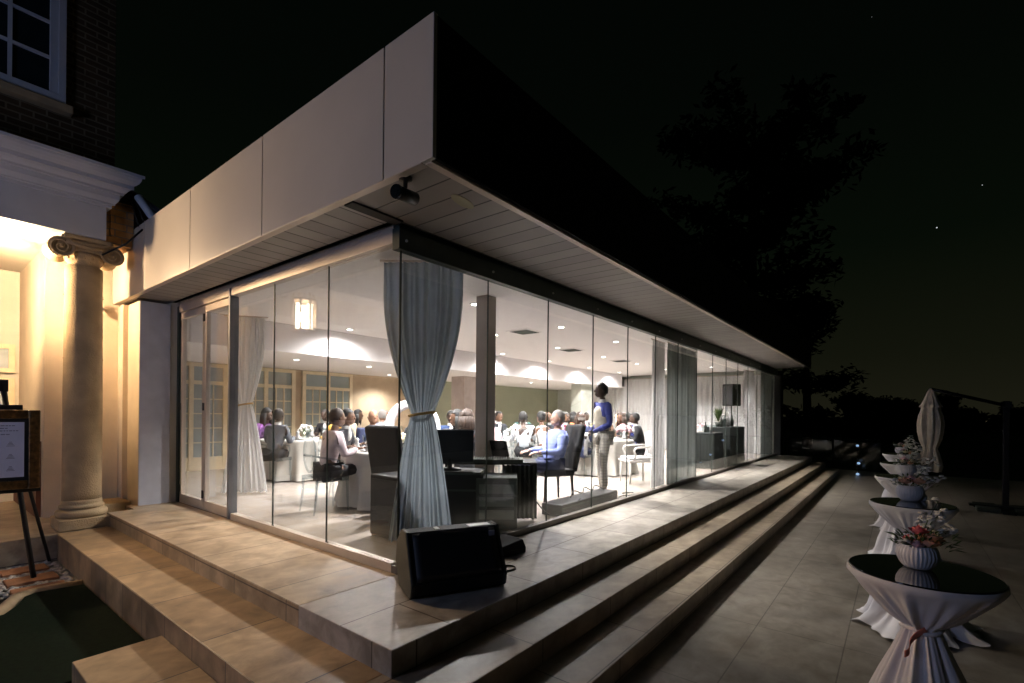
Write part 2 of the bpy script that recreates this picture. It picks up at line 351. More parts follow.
# terrace (raised) and steps
b = MB(); b.box(1.685, 18.0, 2.125, 3.10, .12, TZ, bev=.006); b.mi = 1; b.box(1.685, 2.50, 3.10, 7.72, .12, TZ, bev=.006); b.box(1.96, 2.50, 7.721, 8.4, .2, TZ-.001); struct(b.build('terrace', [M['trav'], M['trav_l']]))
b = MB(); b.box(1.20, 17.9, 1.76, 2.2, .0, .30, bev=.006); b.mi = 1; b.box(1.20, 1.72, 2.2, 7.58, .0, .30, bev=.006); struct(b.build('step', [M['trav2'], M['trav2_l']]))
b = MB(); b.box(.72, 17.8, 1.40, 1.76, -.05, .15, bev=.006); b.mi = 1; b.box(.72, 1.20, 1.76, 4.05, -.05, .15, bev=.006); struct(b.build('step', [M['trav2'], M['trav2_l']]))
b = MB(); b.box(2.505, 18.0, 3.105, 12, .3, TZ-.004); struct(b.build('floor', M['intfloor']))
# artificial turf mat
def turf(u, v):
    x = -3+u*4.18; y = 1.2+v*5.05
    if u > .93 and y < 4.06: x = min(x, .70)
    return x, y
b = MB()
poly = [(-3.2, 4.065), (1.185, 4.065), (1.185, 6.22), (.86, 6.27), (.77, 6.20), (.70, 5.98), (.60, 5.80), (.40, 5.70), (-3.2, 5.62)]
vs = [b.bm.verts.new((x, y, .028)) for x, y in poly]; v2 = [b.bm.verts.new((x, y, -.01)) for x, y in poly]
b.bm.faces.new(vs)
for i in range(len(poly)): b.bm.faces.new((vs[i], v2[i], v2[(i+1) % len(poly)], vs[(i+1) % len(poly)]))
tag(b.build('turf_mat', M['turf']), 'dark green artificial turf mat on the ground beside the left steps', 'mat')
b = MB(); b.box(-3.2, .70, 1.2, 4.05, -.002, .026); b_ = b.build('turf_mat', M['turf']); tag(b_, 'dark green turf strip on the patio next to the lowest left step', 'mat')
b = MB()
b.tube([(1.19, 6.30, .0), (.90, 6.36, .0), (.72, 6.28, .0), (.62, 6.02, .0), (.52, 5.88, .0), (.35, 5.79, 0), (-3, 5.70, 0)], .055, 6)
tag(b.build('stone_edging', M['edging']), 'curved tan stone edging between the pebbles and the turf mat', 'edging')
# pavers in the pebble bed
k = 0
PV = [(.90, 7.30, .18, .125, .03), (.90, 6.86, .19, .13, .02), (.90, 6.44, .19, .12, -.03), (.42, 6.36, .19, .12, .1), (.42, 6.82, .2, .13, .02), (.42, 7.26, .19, .125, .05)]
PL = ['terracotta paver nearest the sandstone column in the pebble bed', 'middle terracotta paver under the easel leg', 'terracotta paver right beside the stone edging of the turf', 'short terracotta paver at the far left of the pebble bed', 'small terracotta paver left of the easel leg', 'small terracotta paver behind the easel at the left']
for (x, y, hw, hh, a), lb in zip(PV, PL):
    b = MB(); b.box(-hw, hw, -hh, hh, -.03, .022, bev=.008)
    tag(b.build('terracotta_paver', M['terra'], loc=(x, y, 0), rz=a), lb, 'paver', 'terracotta pavers in the pebble bed')
b = MB()
for i in range(2300):
    x = random.uniform(-.6, 1.18); y = random.uniform(5.85, 7.6)
    if y < 6.42 and x > .62: continue
    if x < .62 and y < 5.95: continue
    ins = False
    for (px, py, hw, hh, a) in PV:
        dx, dy = x-px, y-py; lx = dx*math.cos(a)+dy*math.sin(a); ly = -dx*math.sin(a)+dy*math.cos(a)
        if abs(lx) < hw+.005 and abs(ly) < hh+.005: ins = True
    if ins: continue
    r = random.uniform(.014, .030)
    b.ball((x, y, random.uniform(-.012, .006)), r, (random.uniform(.8, 1.5), random.uniform(.7, 1.1), random.uniform(.5, .8)), 1, .12)
struct(tag(b.build('pebbles', M['pebble']), 'pale rounded pebbles around the terracotta pavers', 'pebbles'), 'stuff')

# ================================================================ PAVILION
pav = thing('glass_pavilion', 'flat roofed glass pavilion with cream side fascia and black front fascia, lit inside', 'building', (2.5, 3.12, TZ))
def part(b, name, m, parent=pav):
    o = b.build(name, m, parent)
    o.matrix_parent_inverse = Matrix.Translation(parent.location).inverted() if parent.parent is None else Matrix.Identity(4)
    return o
def sub(b, name, m, parent): return b.build(name, m, parent)
FX = 1.94; FY = 2.13; FZ0 = 3.215; FZ1 = 4.06
ed = [2.12, 2.58, 4.23, 5.84, 7.35, 8.72]
for i in range(5):
    b = MB(); b.box(FX, FX+.03, ed[i]+(.006 if i else 0), ed[i+1]-.006, FZ0, FZ1, bev=.003); part(b, 'fascia_panel', M['fascia'])
b = MB(); b.box(FX+.012, FX+.05, 2.15, 8.70, FZ0+.01, FZ1-.01); part(b, 'fascia_backing', M['joint'])
b = MB(); b.box(FX+.0335, 17.6, FY-.001, FY+.03, FZ0+.012, FZ1); part(b, 'front_fascia', M['black'])  # unlit face, black colour stands for shade
b = MB(); b.box(FX+.01, 17.55, FY+.035, 12.0, FZ1-.06, FZ1-.02); b.box(17.5, 17.56, FY+.03, 12, FZ0+.06, FZ1-.07); part(b, 'roof', M['black'])
# soffit with edge trims
b = MB(); b.box(FX+.06, 2.42, 3.14, 8.68, FZ0+.012, FZ0+.05); part(b, 'soffit', M['soffx'])
b = MB(); b.box(FX+.06, 17.5, FY+.09, 3.06, FZ0+.012, FZ0+.05); b.box(FX+.06, 2.42, 3.061, 3.10, FZ0+.012, FZ0+.05); part(b, 'soffit', M['soffy'])
b = MB(); b.box(FX+.03, 17.55, FY+.0305, FY+.088, FZ0-.006, FZ0+.04, bev=.004); b.box(FX+.001, FX+.058, FY+.09, 8.7, FZ0-.006, FZ0-.001); part(b, 'soffit_trim', M['alu'])
b = MB(); b.box(2.02, 2.47, 3.03, 3.135, FZ0-.002, FZ0+.011); part(b, 'soffit_gap_strip', M['joint'])
# head beams and base rails
GX, GY = 2.53, 3.14
b = MB(); b.box(GX-.04, GX+.05, GY+.05, 7.9, 3.09, 3.185, bev=.004); b.box(GX-.028, GX+.03, GY+.05, 7.9, 3.186, 3.24); part(b, 'head_rail', M['alu'])
b = MB(); b.box(GX-.045, 17.9, GY-.045, GY+.045, 3.03, 3.20, bev=.004); b.box(GX-.03, 17.9, GY-.028, GY+.03, 3.201, 3.24); part(b, 'head_beam', M['beam'])
b = MB(); b.box(GX-.03, GX+.045, GY+.04, 6.18, TZ-.01, TZ+.07, bev=.004); part(b, 'base_rail', M['alu'])
b = MB(); b.box(GX-.03, 17.9, GY-.035, GY+.039, TZ-.01, TZ+.06, bev=.004); part(b, 'base_rail', mat('base_rail_dark', (.16, .14, .12), .45, .3))
# frameless panes
ys = [3.145, 4.18, 5.22, 6.19]
for i in range(3):
    b = MB(); b.box(GX, GX+.010, ys[i]+.003, ys[i+1]-.003, TZ+.07, 3.09); part(b, 'glass_pane', M['glass'])
    if i < 2:
        b = MB(); b.box(GX-.002, GX+.013, ys[i+1]-.0028, ys[i+1]+.0028, TZ+.07, 3.09); part(b, 'pane_joint', M['beam'])
        b = MB(); b.box(GX-.012, GX-.003, ys[i+1]-.05, ys[i+1]-.01, TZ+.045, TZ+.075); part(b, 'pane_clamp', M['bmetal'])
xs = [2.545, 3.61]+[4.655+1.05*i for i in range(13)]
xs = [x for x in xs if x < 17.5]+[17.9]
for i in range(len(xs)-1):
    b = MB(); b.box(xs[i]+.003, xs[i+1]-.003, GY, GY+.010, TZ+.06, 3.03); part(b, 'glass_pane', M['glass'])
    if i: b = MB(); b.box(xs[i]-.0028, xs[i]+.0028, GY-.002, GY+.013, TZ+.06, 3.03); part(b, 'pane_joint', M['beam'])
    b = MB(); b.ball((xs[i], GY-.06, 3.10), .013, sub=1); part(b, 'beam_fixing', M['steel'])
b = MB(); b.box(GX-.004, GX+.014, GY-.004, GY+.002, TZ+.06, 3.03); part(b, 'corner_joint', M['beam'])
# bifold doors
for (y0, y1) in ((6.235, 7.03), (7.035, 7.86)):
    fr = MB(); w = .055
    fr.box(GX-.02, GX+.035, y0, y0+w, TZ+.002, 3.085, bev=.003); fr.box(GX-.02, GX+.035, y1-w, y1, TZ+.002, 3.085, bev=.003)
    fr.box(GX-.018, GX+.033, y0+w, y1-w, TZ+.004, TZ+.12); fr.box(GX-.018, GX+.033, y0+w, y1-w, 3.0, 3.083)
    d = part(fr, 'door', M['alu'])
    b = MB(); b.box(GX, GX+.008, y0+w, y1-w, TZ+.12, 3.0); sub(b, 'pane', M['glass'], d)
    for z in (TZ+.2, 1.78, 2.93):
        b = MB(); b.box(GX-.034, GX-.021, y1-.022, y1+.022 if y1 < 7.5 else y1-.002, z-.05, z+.05); sub(b, 'hinge', M['bmetal'], d)
b = MB(); b.box(GX-.05, GX+.05, 6.192, 6.232, TZ+.002, 3.18); part(b, 'mullion', mat('grey_mullion', (.22, .22, .23), .4, .3))
b = MB(); b.box(GX-.04, GX+.04, 7.865, 7.94, TZ+.002, 3.18); part(b, 'mullion', M['beam'])
# hall shell
CZ = 3.235
b = MB(); b.box(2.56, 18.0, 3.18, 8.3, CZ, CZ+.05); part(b, 'ceiling', M['ceil'])
b = MB(); b.box(2.56, 17.3, 8.3, 8.42, 2.75, CZ-.003); part(b, 'bulkhead', M['bulk'])
b = MB(); b.box(2.56, 18.0, 8.42, 12.0, 2.755, 2.80); b.box(17.3, 18, 8.3, 8.42, 3.19, CZ-.003); part(b, 'low_ceiling', M['ceil'])
b = MB(); b.box(10.2, 18.2, 11.7, 11.8, TZ, 2.754); part(b, 'back_wall', M['green'])
b = MB(); b.box(2.5, 10.2, 11.7, 11.82, TZ, 2.754); part(b, 'timber_wall', M['wood'])
b = MB(); b.box(2.42, 2.54, 7.96, 11.7, TZ, CZ); part(b, 'side_wall', M['cream2'])
b = MB(); b.box(18.05, 18.2, 3.2, 11.7, TZ, CZ); part(b, 'end_wall', M['pale'])
b = MB(); b.box(17.905, 18.3, 3.0, 3.195, .0, 3.20); part(b, 'end_pier', M['black'])  # black block added over the lit wall edge for night darkness
b = MB(); b.box(4.68, 4.86, 4.10, 4.28, TZ, CZ); part(b, 'pillar', M['taupe'])
b = MB(); b.box(9.9, 10.4, 9.5, 10.0, TZ, 2.754); part(b, 'pillar', mat('pink_grey_pillar', (.42, .36, .33), .8))
b = MB(); b.box(14.6, 15.4, 8.5, 8.9, TZ, 2.754); part(b, 'pillar', M['pale'])
# french doors in the timber wall
for i, x in enumerate((3.2, 4.75, 6.35)):
    w = 1.42; y = 11.66
    fr = MB()
    fr.box(x, x+w, y-.03, y+.035, 2.28, 2.36); fr.box(x, x+w, y-.03, y+.035, 2.66, 2.74)
    for xx in (x, x+w/2-.045, x+w-.09): fr.box(xx, xx+.09, y-.034, y+.036, TZ, 2.74)
    fr.box(x+.09, x+w-.09, y-.026, y+.034, TZ, TZ+.28)
    for q_ in (0, 1):
        xa = x+.09+q_*(w/2-.045); xb = xa+w/2-.135
        for t in (1, 2): fr.box(xa+(xb-xa)*t/3-.012, xa+(xb-xa)*t/3+.012, y-.022, y, TZ+.28, 2.28)
        for t in range(1, 5): fr.box(xa, xb, y-.02, y+.002, TZ+.28+t*.31-.012, TZ+.28+t*.31+.012)
    d = part(fr, 'french_door', M['doorpaint'])
    p = MB(); p.box(x+.09, x+w-.09, y+.005, y+.02, TZ+.28, 2.66); sub(p, 'pane', M['shade'], d)
# vents
for (x, y) in ((9.9, 6.05), (12.7, 6.13), (7.2, 5.4)):
    v = thing('ceiling_vent', {9.9: 'grey square ceiling vent nearer the man in the blue shirt', 12.7: 'grey square ceiling vent farther along, above the waiter', 7.2: 'grey square ceiling vent close to the steel pillar'}[x], 'vent', (x, y, CZ), 0, 'ceiling vents')
    b = MB(); b.box(-.24, .24, -.24, .24, -.012, .004); b.build('frame', M['ceil'], v)
    b = MB()
    for t in range(9): b.box(-.2, .2, -.2+t*.045, -.18+t*.045, -.02, -.013)
    b.build('louvre', M['dgrey'], v)
# ---------------------------------------------------------------- downlights
def downlight(x, y, z, label, energy=E_DOWN, group='downlights in the hall ceiling', col=WHITE, spot=135):
    t = thing('downlight', label, 'ceiling light', (x, y, z), 0, group)
    b = MB(); b.lathe([(.055, -.008), (.075, -.008), (.078, .0), (.055, .0)], 20, capb=False, capt=False); b.build('trim_ring', M['steel'], t)
    b = MB(); b.lathe([(.05, -.006), (.048, -.004)], 16); b.build('lens', M['discglow'], t)
    ld = bpy.data.lights.new('downlight_lamp', 'SPOT'); ld.energy = energy; ld.color = col; ld.spot_size = R(spot); ld.spot_blend = 1 if spot > 140 else .7; ld.shadow_soft_size = .05
    lo = bpy.data.objects.new('downlight_lamp', ld); C.objects.link(lo); lo.parent = t; lo.location = (0, 0, -.03)
    return t
near = {5.0: 'right behind the corner curtain', 7.2: 'above the music desk', 9.3: 'above the waiter', 11.5: 'above the white armchair', 13.7: 'above the wide grey curtain', 15.9: 'near the far curtains', 3.0: 'close to the bifold doors'}
for x in (5.0, 7.2, 9.3, 11.5, 13.7, 15.9): downlight(x, 4.6, CZ, 'round downlight in the row by the front glass, '+near[x])
for x in (5.0, 7.2, 9.4, 11.6, 13.7, 15.9): downlight(x, 6.1, CZ, 'round downlight in the middle ceiling row, %s' % {5.0: 'nearest the side glass', 7.2: 'beside the steel pillar', 9.4: 'just left of the first vent', 11.6: 'between the two far vents', 13.7: 'past the second vent', 15.9: 'last before the end curtains'}[x])
for x, w_ in ((5.2, 'behind the reflected lantern'), (7.4, 'behind the corner curtain'), (9.6, 'left of the green wall'), (11.7, 'above the green wall'), (14.0, 'lighting the pale pillar'), (16.2, 'last one on the bulkhead')): downlight(x, 7.88, CZ, 'round downlight washing the white bulkhead, '+w_, 400, spot=165)
for x, y, w_ in ((5.0, 9.4, 'first above the french doors'), (6.7, 9.4, 'right of the french doors'), (8.5, 11.0, 'against the timber wall'), (10.9, 9.6, 'beside the pink grey pillar'), (13.2, 9.6, 'before the green wall'), (16.0, 9.6, 'at the far corner')): downlight(x, y, 2.754, 'small downlight in the lowered ceiling, '+w_, 330)

# ---------------------------------------------------------------- curtains
def curtain(name, label, cx, cy, ang, wt, wm, wb, zt, zm, zb, m, folds=11, amp=.035, tie=True, lean=0, group=None, seed=0):
    t = thing(name, label, 'curtain', (cx, cy, zb), ang, group)
    rnd = random.Random(seed); ph = [rnd.uniform(0, 6) for _ in range(6)]
    def w_at(z):
        if not tie: return wt+(wb-wt)*(zt-z)/(zt-zb)
        if z > zm:
            s = (z-zm)/(zt-zm); return wm+(wt-wm)*(math.sin(min(1, s*1.25)*PI/2))**.9
        s = (zm-z)/(zm-zb); return wm+(wb-wm)*(s**.75)
    def fn(u, v):
        z = zt+(zb-zt)*v; w = w_at(z); uu = u-.5
        uj = u+.016*math.sin(u*17+ph[0])+.010*math.sin(u*41+ph[4]+v*1.5); a = amp*(.45+.55*w/wt)*(.75+.45*math.sin(u*23+ph[5]))
        if tie and abs(z-zm) < .12: a *= .35+.65*abs(z-zm)/.12
        y = a*math.sin(2*PI*folds*uj+ph[1]+.5*math.sin(v*3+ph[2]))+a*.45*math.sin(2*PI*folds*.47*uj+ph[3]+v*1.2)
        bow = .05*(1-(2*uu)**2)*(1 if tie else 0)*(wm/w if w else 1)
        x = uu*w+lean*(1-abs((z-zm))/(zt-zb))
        if v < .03: y *= .6
        return (x, y-bow, z-zb+.01*math.sin(2*PI*folds*uj)*(1 if v > .98 else 0))
    b = MB(); b.grid(fn, folds*12, 44); dr = b.build('drape', m, t)
    if tie:
        b = MB(); pts = []
        for k in range(25):
            a = 2*PI*k/24; pts.append((lean+math.cos(a)*(wm/2+.02), math.sin(a)*.075-.03, zm-zb+.02*math.cos(a)))
        b.tube(pts, .014, 6, cap=False); b.build('tieback', M['gold'], t)
    b = MB(); b.tube([(-wt/2-.04, 0, zt-zb+.015), (wt/2+.04, 0, zt-zb+.015)], .012, 8); b.build('curtain_rail', M['alu'], t)
    return t
curtain('curtain', 'blue grey tied back curtain in the glass corner', 3.235, 3.655, TH-PI/2, .78, .21, .64, 3.20, 1.72, TZ+.02, M['curt'], 12, .036, lean=.0, seed=1)
curtain('curtain', 'pale grey tied back curtain just right of the bifold doors', 3.42, 7.95, TH-PI/2+.25, .54, .17, .66, 3.18, 1.83, TZ+.02, M['curtw'], 9, .035, seed=2)
curtain('curtain', 'pale curtain edge hanging left of the wide dark curtain', 8.42, 3.34, 0, .55, .2, .55, 3.02, 1.7, TZ+.02, M['curtw'], 7, .03, tie=False, seed=3)
curtain('curtain', 'wide dark grey curtain drawn against the front glass', 9.42, 3.26, 0, 1.5, .2, 1.5, 3.02, 1.7, TZ+.02, M['curtd'], 16, .03, tie=False, seed=4)
curtain('curtain', 'pale curtain gathered at the far end of the front glass', 15.6, 3.45, .0, 1.1, .35, 1.1, 3.02, 1.5, TZ+.02, M['curtw'], 9, .035, tie=False, seed=5)
curtain('curtain', 'grey curtain in the last bay of the front glass', 16.9, 3.24, 0, 1.5, .2, 1.5, 3.02, 1.5, TZ+.02, M['curtd'], 14, .03, tie=False, seed=6)
curtain('curtain', 'long pleated pale curtain covering the end wall of the hall', 17.85, 6.7, PI/2, 6.9, .2, 6.9, 3.08, 1.5, TZ+.02, M['curtw'], 42, .05, tie=False, seed=7)

# ================================================================ BRICK HOUSE with portico
hs = thing('brick_house', 'brick house with white portico entablature and sandstone column at the left', 'building', (0, 8, 0))
def hp(b, name, m): return part(b, name, m, hs)
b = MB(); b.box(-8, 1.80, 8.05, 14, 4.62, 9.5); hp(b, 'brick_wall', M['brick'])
b = MB(); b.box(-8, 1.63, 7.62, 8.18, 3.80, 4.20, bev=.004); hp(b, 'architrave', M['white'])
# cornice profile extruded along x
prof = [(8.04, 4.20), (7.60, 4.20), (7.60, 4.235), (7.57, 4.235), (7.57, 4.25), (7.545, 4.28), (7.53, 4.30), (7.53, 4.36), (7.49, 4.36), (7.49, 4.385), (7.45, 4.41), (7.43, 4.43), (7.40, 4.43), (7.40, 4.475), (7.38, 4.485), (7.35, 4.51), (7.33, 4.545), (7.325, 4.57), (7.30, 4.57), (7.30, 4.605), (8.04, 4.68)]
b = MB()
def cw(y): return 1.66+(7.62-min(y, 7.62))*.85
A = [b.bm.verts.new((-8, y, z)) for y, z in prof]; B = [b.bm.verts.new((cw(y), y, z)) for y, z in prof]
b.bm.faces.new(A); b.bm.faces.new(B[::-1])
for i in range(len(prof)): b.bm.faces.new((A[i], B[i], B[(i+1) % len(prof)], A[(i+1) % len(prof)]))
hp(b, 'cornice', M['white'])
# porch ceiling and walls
b = MB(); b.box(-4.4, 1.6, 8.2, 10.9, 3.86, 3.92); hp(b, 'porch_ceiling', M['cream2'])
b = MB(); b.box(-4.4, 1.6, 10.8, 10.95, .2, 3.86); hp(b, 'porch_wall', M['cream2'])
b = MB(); b.box(1.25, 1.50, 8.78, 10.79, .30, 3.859); hp(b, 'pier', M['cream'])
b = MB(); b.box(1.50, 2.06, 8.90, 9.05, .30, 3.86); b.box(2.06, 2.40, 7.96, 9.05, TZ-.01, 3.19); b.box(2.0, 2.06, 8.45, 8.60, TZ, 3.19); hp(b, 'side_wall', M['cream'])
b = MB(); b.box(2.062, 2.41, 7.94, 7.955, TZ, 3.19); hp(b, 'reveal', mat('reveal_paint', (.50, .50, .54), .8, var=.08))  # wall face out of the warm lamplight; bluish shade put into its colour
b = MB(); b.tube([(2.015, 8.66, TZ), (2.015, 8.66, 3.18)], .018, 8); hp(b, 'conduit', M['cream'])
b = MB(); b.box(.2, 1.68, 7.55, 10.8, .0, .296, bev=.006); b.mi = 1; b.box(-4.4, .2, 7.55, 10.8, .0, .296); hp(b, 'porch_floor', [M['trav2'], M['slate']])  # unseen left part darkened to keep reflections in the glass low
b = MB(); b.box(-4.2, -.45, 10.70, 10.795, .30, 2.62); hp(b, 'porch_door', mat('dark_timber', (.045, .022, .012), .45))  # unseen dark panel added to cut the porch reflection in the glass
b = MB(); b.box(1.55, 2.03, 8.1, 8.6, .30, TZ+.05, bev=.02); hp(b, 'low_plinth', M['stone'])
b = MB(); b.box(1.2, 1.248, 8.9, 10.79, .3, 1.3); hp(b, 'dado_panel', mat('maroon_dado', (.16, .06, .03), .5))
# porch windows
for z0, z1, lbl in ((2.28, 2.72, 0), (1.35, 2.2, 1)):
    fr = MB(); x0, x1 = .25, 1.20
    fr.box(x0, x1, 10.74, 10.80, z0, z0+.07); fr.box(x0, x1, 10.74, 10.80, z1-.07, z1); fr.box(x0, x0+.07, 10.741, 10.80, z0, z1); fr.box(x1-.07, x1, 10.741, 10.80, z0, z1); fr.box(.70, .75, 10.742, 10.80, z0, z1)
    w = hp(fr, 'window', M['doorpaint'])
    p = MB(); p.box(x0+.05, x1-.05, 10.77, 10.785, z0+.05, z1-.05); sub(p, 'pane', mat('porch_pane', (.42, .48, .52), .1), w)
# brick stub (warm lamplight put into its colour), slate and downpipe in the corner
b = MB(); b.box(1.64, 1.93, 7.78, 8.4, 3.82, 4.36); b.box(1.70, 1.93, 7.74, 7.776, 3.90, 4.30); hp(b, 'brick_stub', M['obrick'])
b = MB(); b.tube([(1.93, 7.55, 4.42), (2.12, 7.35, 4.02)], .05, 10); hp(b, 'downpipe', M['white'])
b = MB(); b.tube([(1.90, 7.6, 4.40), (1.95, 7.52, 4.2), (1.99, 7.5, 4.05)], .008, 5); b.tube([(1.88, 7.62, 4.38), (1.90, 7.58, 4.2), (1.96, 7.54, 3.98)], .008, 5); b.tube([(1.60, 7.66, 3.62), (1.80, 7.5, 3.78), (1.94, 7.4, 3.98)], .012, 5); hp(b, 'cable', M['bmetal'])
b = MB(); b.prism([(1.86, 4.50), (2.9, 4.02), (2.9, 4.06), (1.86, 4.56)], 7.7, 9.5); hp(b, 'slate_roof', M['slate'])
b = MB(); b.box(1.80, 1.98, 7.6, 7.9, 4.40, 4.47); hp(b, 'lead_flashing', M['bmetal'])
# upper window
fr = MB(); WX0, WX1, WZ0, WZ1 = -.80, 1.31, 5.43, 8.1
for (xa, xb, ya, yb, za, zb) in ((WX0, WX1, 7.98, 8.06, WZ0, WZ0+.10), (WX1-.07, WX1, 7.981, 8.06, WZ0, WZ1), (WX1-.145, WX1-.07, 8.0, 8.06, WZ0+.1, WZ1), (WX0, WX0+.14, 7.98, 8.06, WZ0, WZ1), (WX0, WX1, 7.982, 8.06, WZ1-.1, WZ1)): fr.box(xa, xb, ya, yb, za, zb, bev=.004)
for x in (.83, .47, .12, -.25): fr.box(x-.018, x+.018, 8.01, 8.05, WZ0+.1, WZ1-.1)
for t in range(1, 6): fr.box(WX0+.1, WX1-.1, 8.012, 8.048, WZ0+.1+t*.42-.016, WZ0+.1+t*.42+.016)
w = hp(fr, 'window', M['white'])
p = MB(); p.box(WX0+.1, WX1-.1, 8.04, 8.055, WZ0+.05, WZ1-.05); sub(p, 'pane', M['darkpane'], w)
p = MB(); p.box(WX0-.05, WX1+.06, 7.93, 8.06, WZ0-.10, WZ0-.004, bev=.01); sub(p, 'sill', M['stone'], w)
# column
CX, CY = 1.47, 7.86
b = MB(); n_ = 24
shaft = [(.172, .62)]+[(.172-.0002*k if k < 10 else .170-.0006*(k-10), .62+k*(2.84/n_)) for k in range(1, n_+1)]
shaft2 = []
for r_, z_ in shaft: shaft2.append((r_*1.1, z_))
b.lathe(shaft2, 40, (CX, CY, 0))
for zj in (1.42, 2.35, 3.12): b.lathe([(.190, zj-.006), (.1885, zj), (.190, zj+.006)], 40, (CX, CY, 0), capb=False, capt=False)
col = hp(b, 'column', M['stone'])
b = MB(); b.box(CX-.25, CX+.23, CY-.25, CY+.25, .30, .43, bev=.012)
tor = [(.235, .43)]
for k in range(9):
    a = -PI/2+PI*k/8; tor.append((.215+.035*math.cos(a), .475+.045*math.sin(a)))
tor += [(.20, .53)]
for k in range(7):
    a = -PI/2+PI*k/6; tor.append((.19+.026*math.cos(a), .555+.026*math.sin(a)))
tor += [(.196, .60), (.190, .64)]
b.lathe(tor, 40, (CX, CY, 0)); sub(b, 'column_base', M['stone'], col)
cap = MB()
cap.lathe([(.150, 3.42), (.165, 3.45), (.155, 3.47), (.15, 3.49), (.17, 3.52), (.19, 3.57), (.19, 3.62)], 32, (CX, CY, 0))
cap.box(CX-.22, CX+.22, CY-.22, CY+.22, 3.745, 3.797, bev=.012)
cap.box(CX-.19, CX+.19, CY-.18, CY+.18, 3.62, 3.745, bev=.02)
for sx in (-1, 1):
    for sy in (-1, 1):
        for k_ in (0,):
            pts = []; rad = []
            for k in range(44):
                a = PI/2+sx*k*.32; rr = .125*(1-k/50)
                pts.append((CX+sx*.24+rr*math.cos(a), CY+sy*.19, 3.635+rr*math.sin(a))); rad.append(.017*(1-k/90))
            cap.tube(pts, rad, 6)
            cap.ball((CX+sx*.24, CY+sy*.195, 3.635), .022, sub=1)
    cap.tube([(CX+sx*.24, CY-.175, 3.635), (CX+sx*.24, CY-.08, 3.635), (CX+sx*.24, CY+.08, 3.635), (CX+sx*.24, CY+.175, 3.635)], [.118, .08, .08, .118], 20)
    cap.tube([(CX-.2, CY+sx*.195, 3.70), (CX, CY+sx*.20, 3.67), (CX+.2, CY+sx*.195, 3.70)], .022, 8)
for k in range(14):
    a = 2*PI*k/14; cap.ball((CX+.17*math.cos(a), CY+.17*math.sin(a), 3.56), .026, (1, 1, 1.4), 1)
sub(cap, 'capital', M['stone'], col)
# facing wing of the house (wall seen mirrored in the glass; dark base and lit window added)
b = MB(); b.box(-4.6, -4.4, 3.0, 10.95, 0, 3.86); hp(b, 'wing_wall', M['cream2'])
b = MB(); b.box(-4.397, -4.37, 3.0, 10.78, 0, 2.05); hp(b, 'wing_brick_base', M['brick'])  # unseen dark base added to dim the wing's mirror image
b = MB(); b.box(-4.46, -4.36, 3.55, 5.35, 2.15, 3.55); w = hp(b, 'wing_window', M['white'])  # unseen window and area lamp added for the cool light on the portico
p = MB(); p.box(-4.352, -4.345, 3.65, 5.25, 2.25, 3.45); sub(p, 'lit_pane', M['winglow'], w)
ld = bpy.data.lights.new('window_light', 'AREA'); ld.shape = 'RECTANGLE'; ld.size = 1.5; ld.size_y = 1.2; ld.energy = E_COOL; ld.color = COOL
lo = bpy.data.objects.new('window_light', ld); C.objects.link(lo); lo.location = (-4.33, 4.45, 2.85); lo.rotation_euler = (0, -PI/2, 0); lo.parent = w

# hanging porch lanterns
def lantern(x, y, z, label, en):
    t = thing('porch_lantern', label, 'lantern', (x, y, z), 0)
    b = MB(); b.lathe([(.15, 0), (.165, .015), (.15, .03)], 8); b.lathe([(.15, .40), (.165, .415), (.15, .43)], 8)
    for k in range(8):
        a = 2*PI*k/8; b.tube([(.15*math.cos(a), .15*math.sin(a), .02), (.15*math.cos(a), .15*math.sin(a), .42)], .014, 5)
    for k in range(4):
        a = 2*PI*k/4; b.tube([(.15*math.cos(a), .15*math.sin(a), .43), (.13*math.cos(a), .13*math.sin(a), .52), (.05*math.cos(a), .05*math.sin(a), .58), (0, 0, .6)], .013, 5)
    b.lathe([(.012, .6), (.04, .62), (.012, .65)], 10); b.build('cage', mat('lantern_frame', (.55, .42, .26), .5), t)
    b = MB(); b.tube([(0, 0, .5), (0, 0, (3.86-z)/1.35)], .006, 5); b.build('chain', M['brass'], t)
    for k in range(3):
        a = 2*PI*k/3
        b = MB(); b.tube([(.075*math.cos(a), .075*math.sin(a), .04), (.075*math.cos(a), .075*math.sin(a), .37)], .034, 10); b.build('bulb_sleeve', M['lampglow'], t)
    t.scale = (1.35, 1.35, 1.35)
    ld = bpy.data.lights.new('lantern_bulb', 'POINT'); ld.energy = en; ld.color = WARM; ld.shadow_soft_size = .10
    lo = bpy.data.objects.new('lantern_bulb', ld); C.objects.link(lo); lo.parent = t; lo.location = (0, 0, .2)
lantern(.55, 8.24, 3.12, 'brass porch lantern nearest the column, mirrored in the side glass', E_LAN)

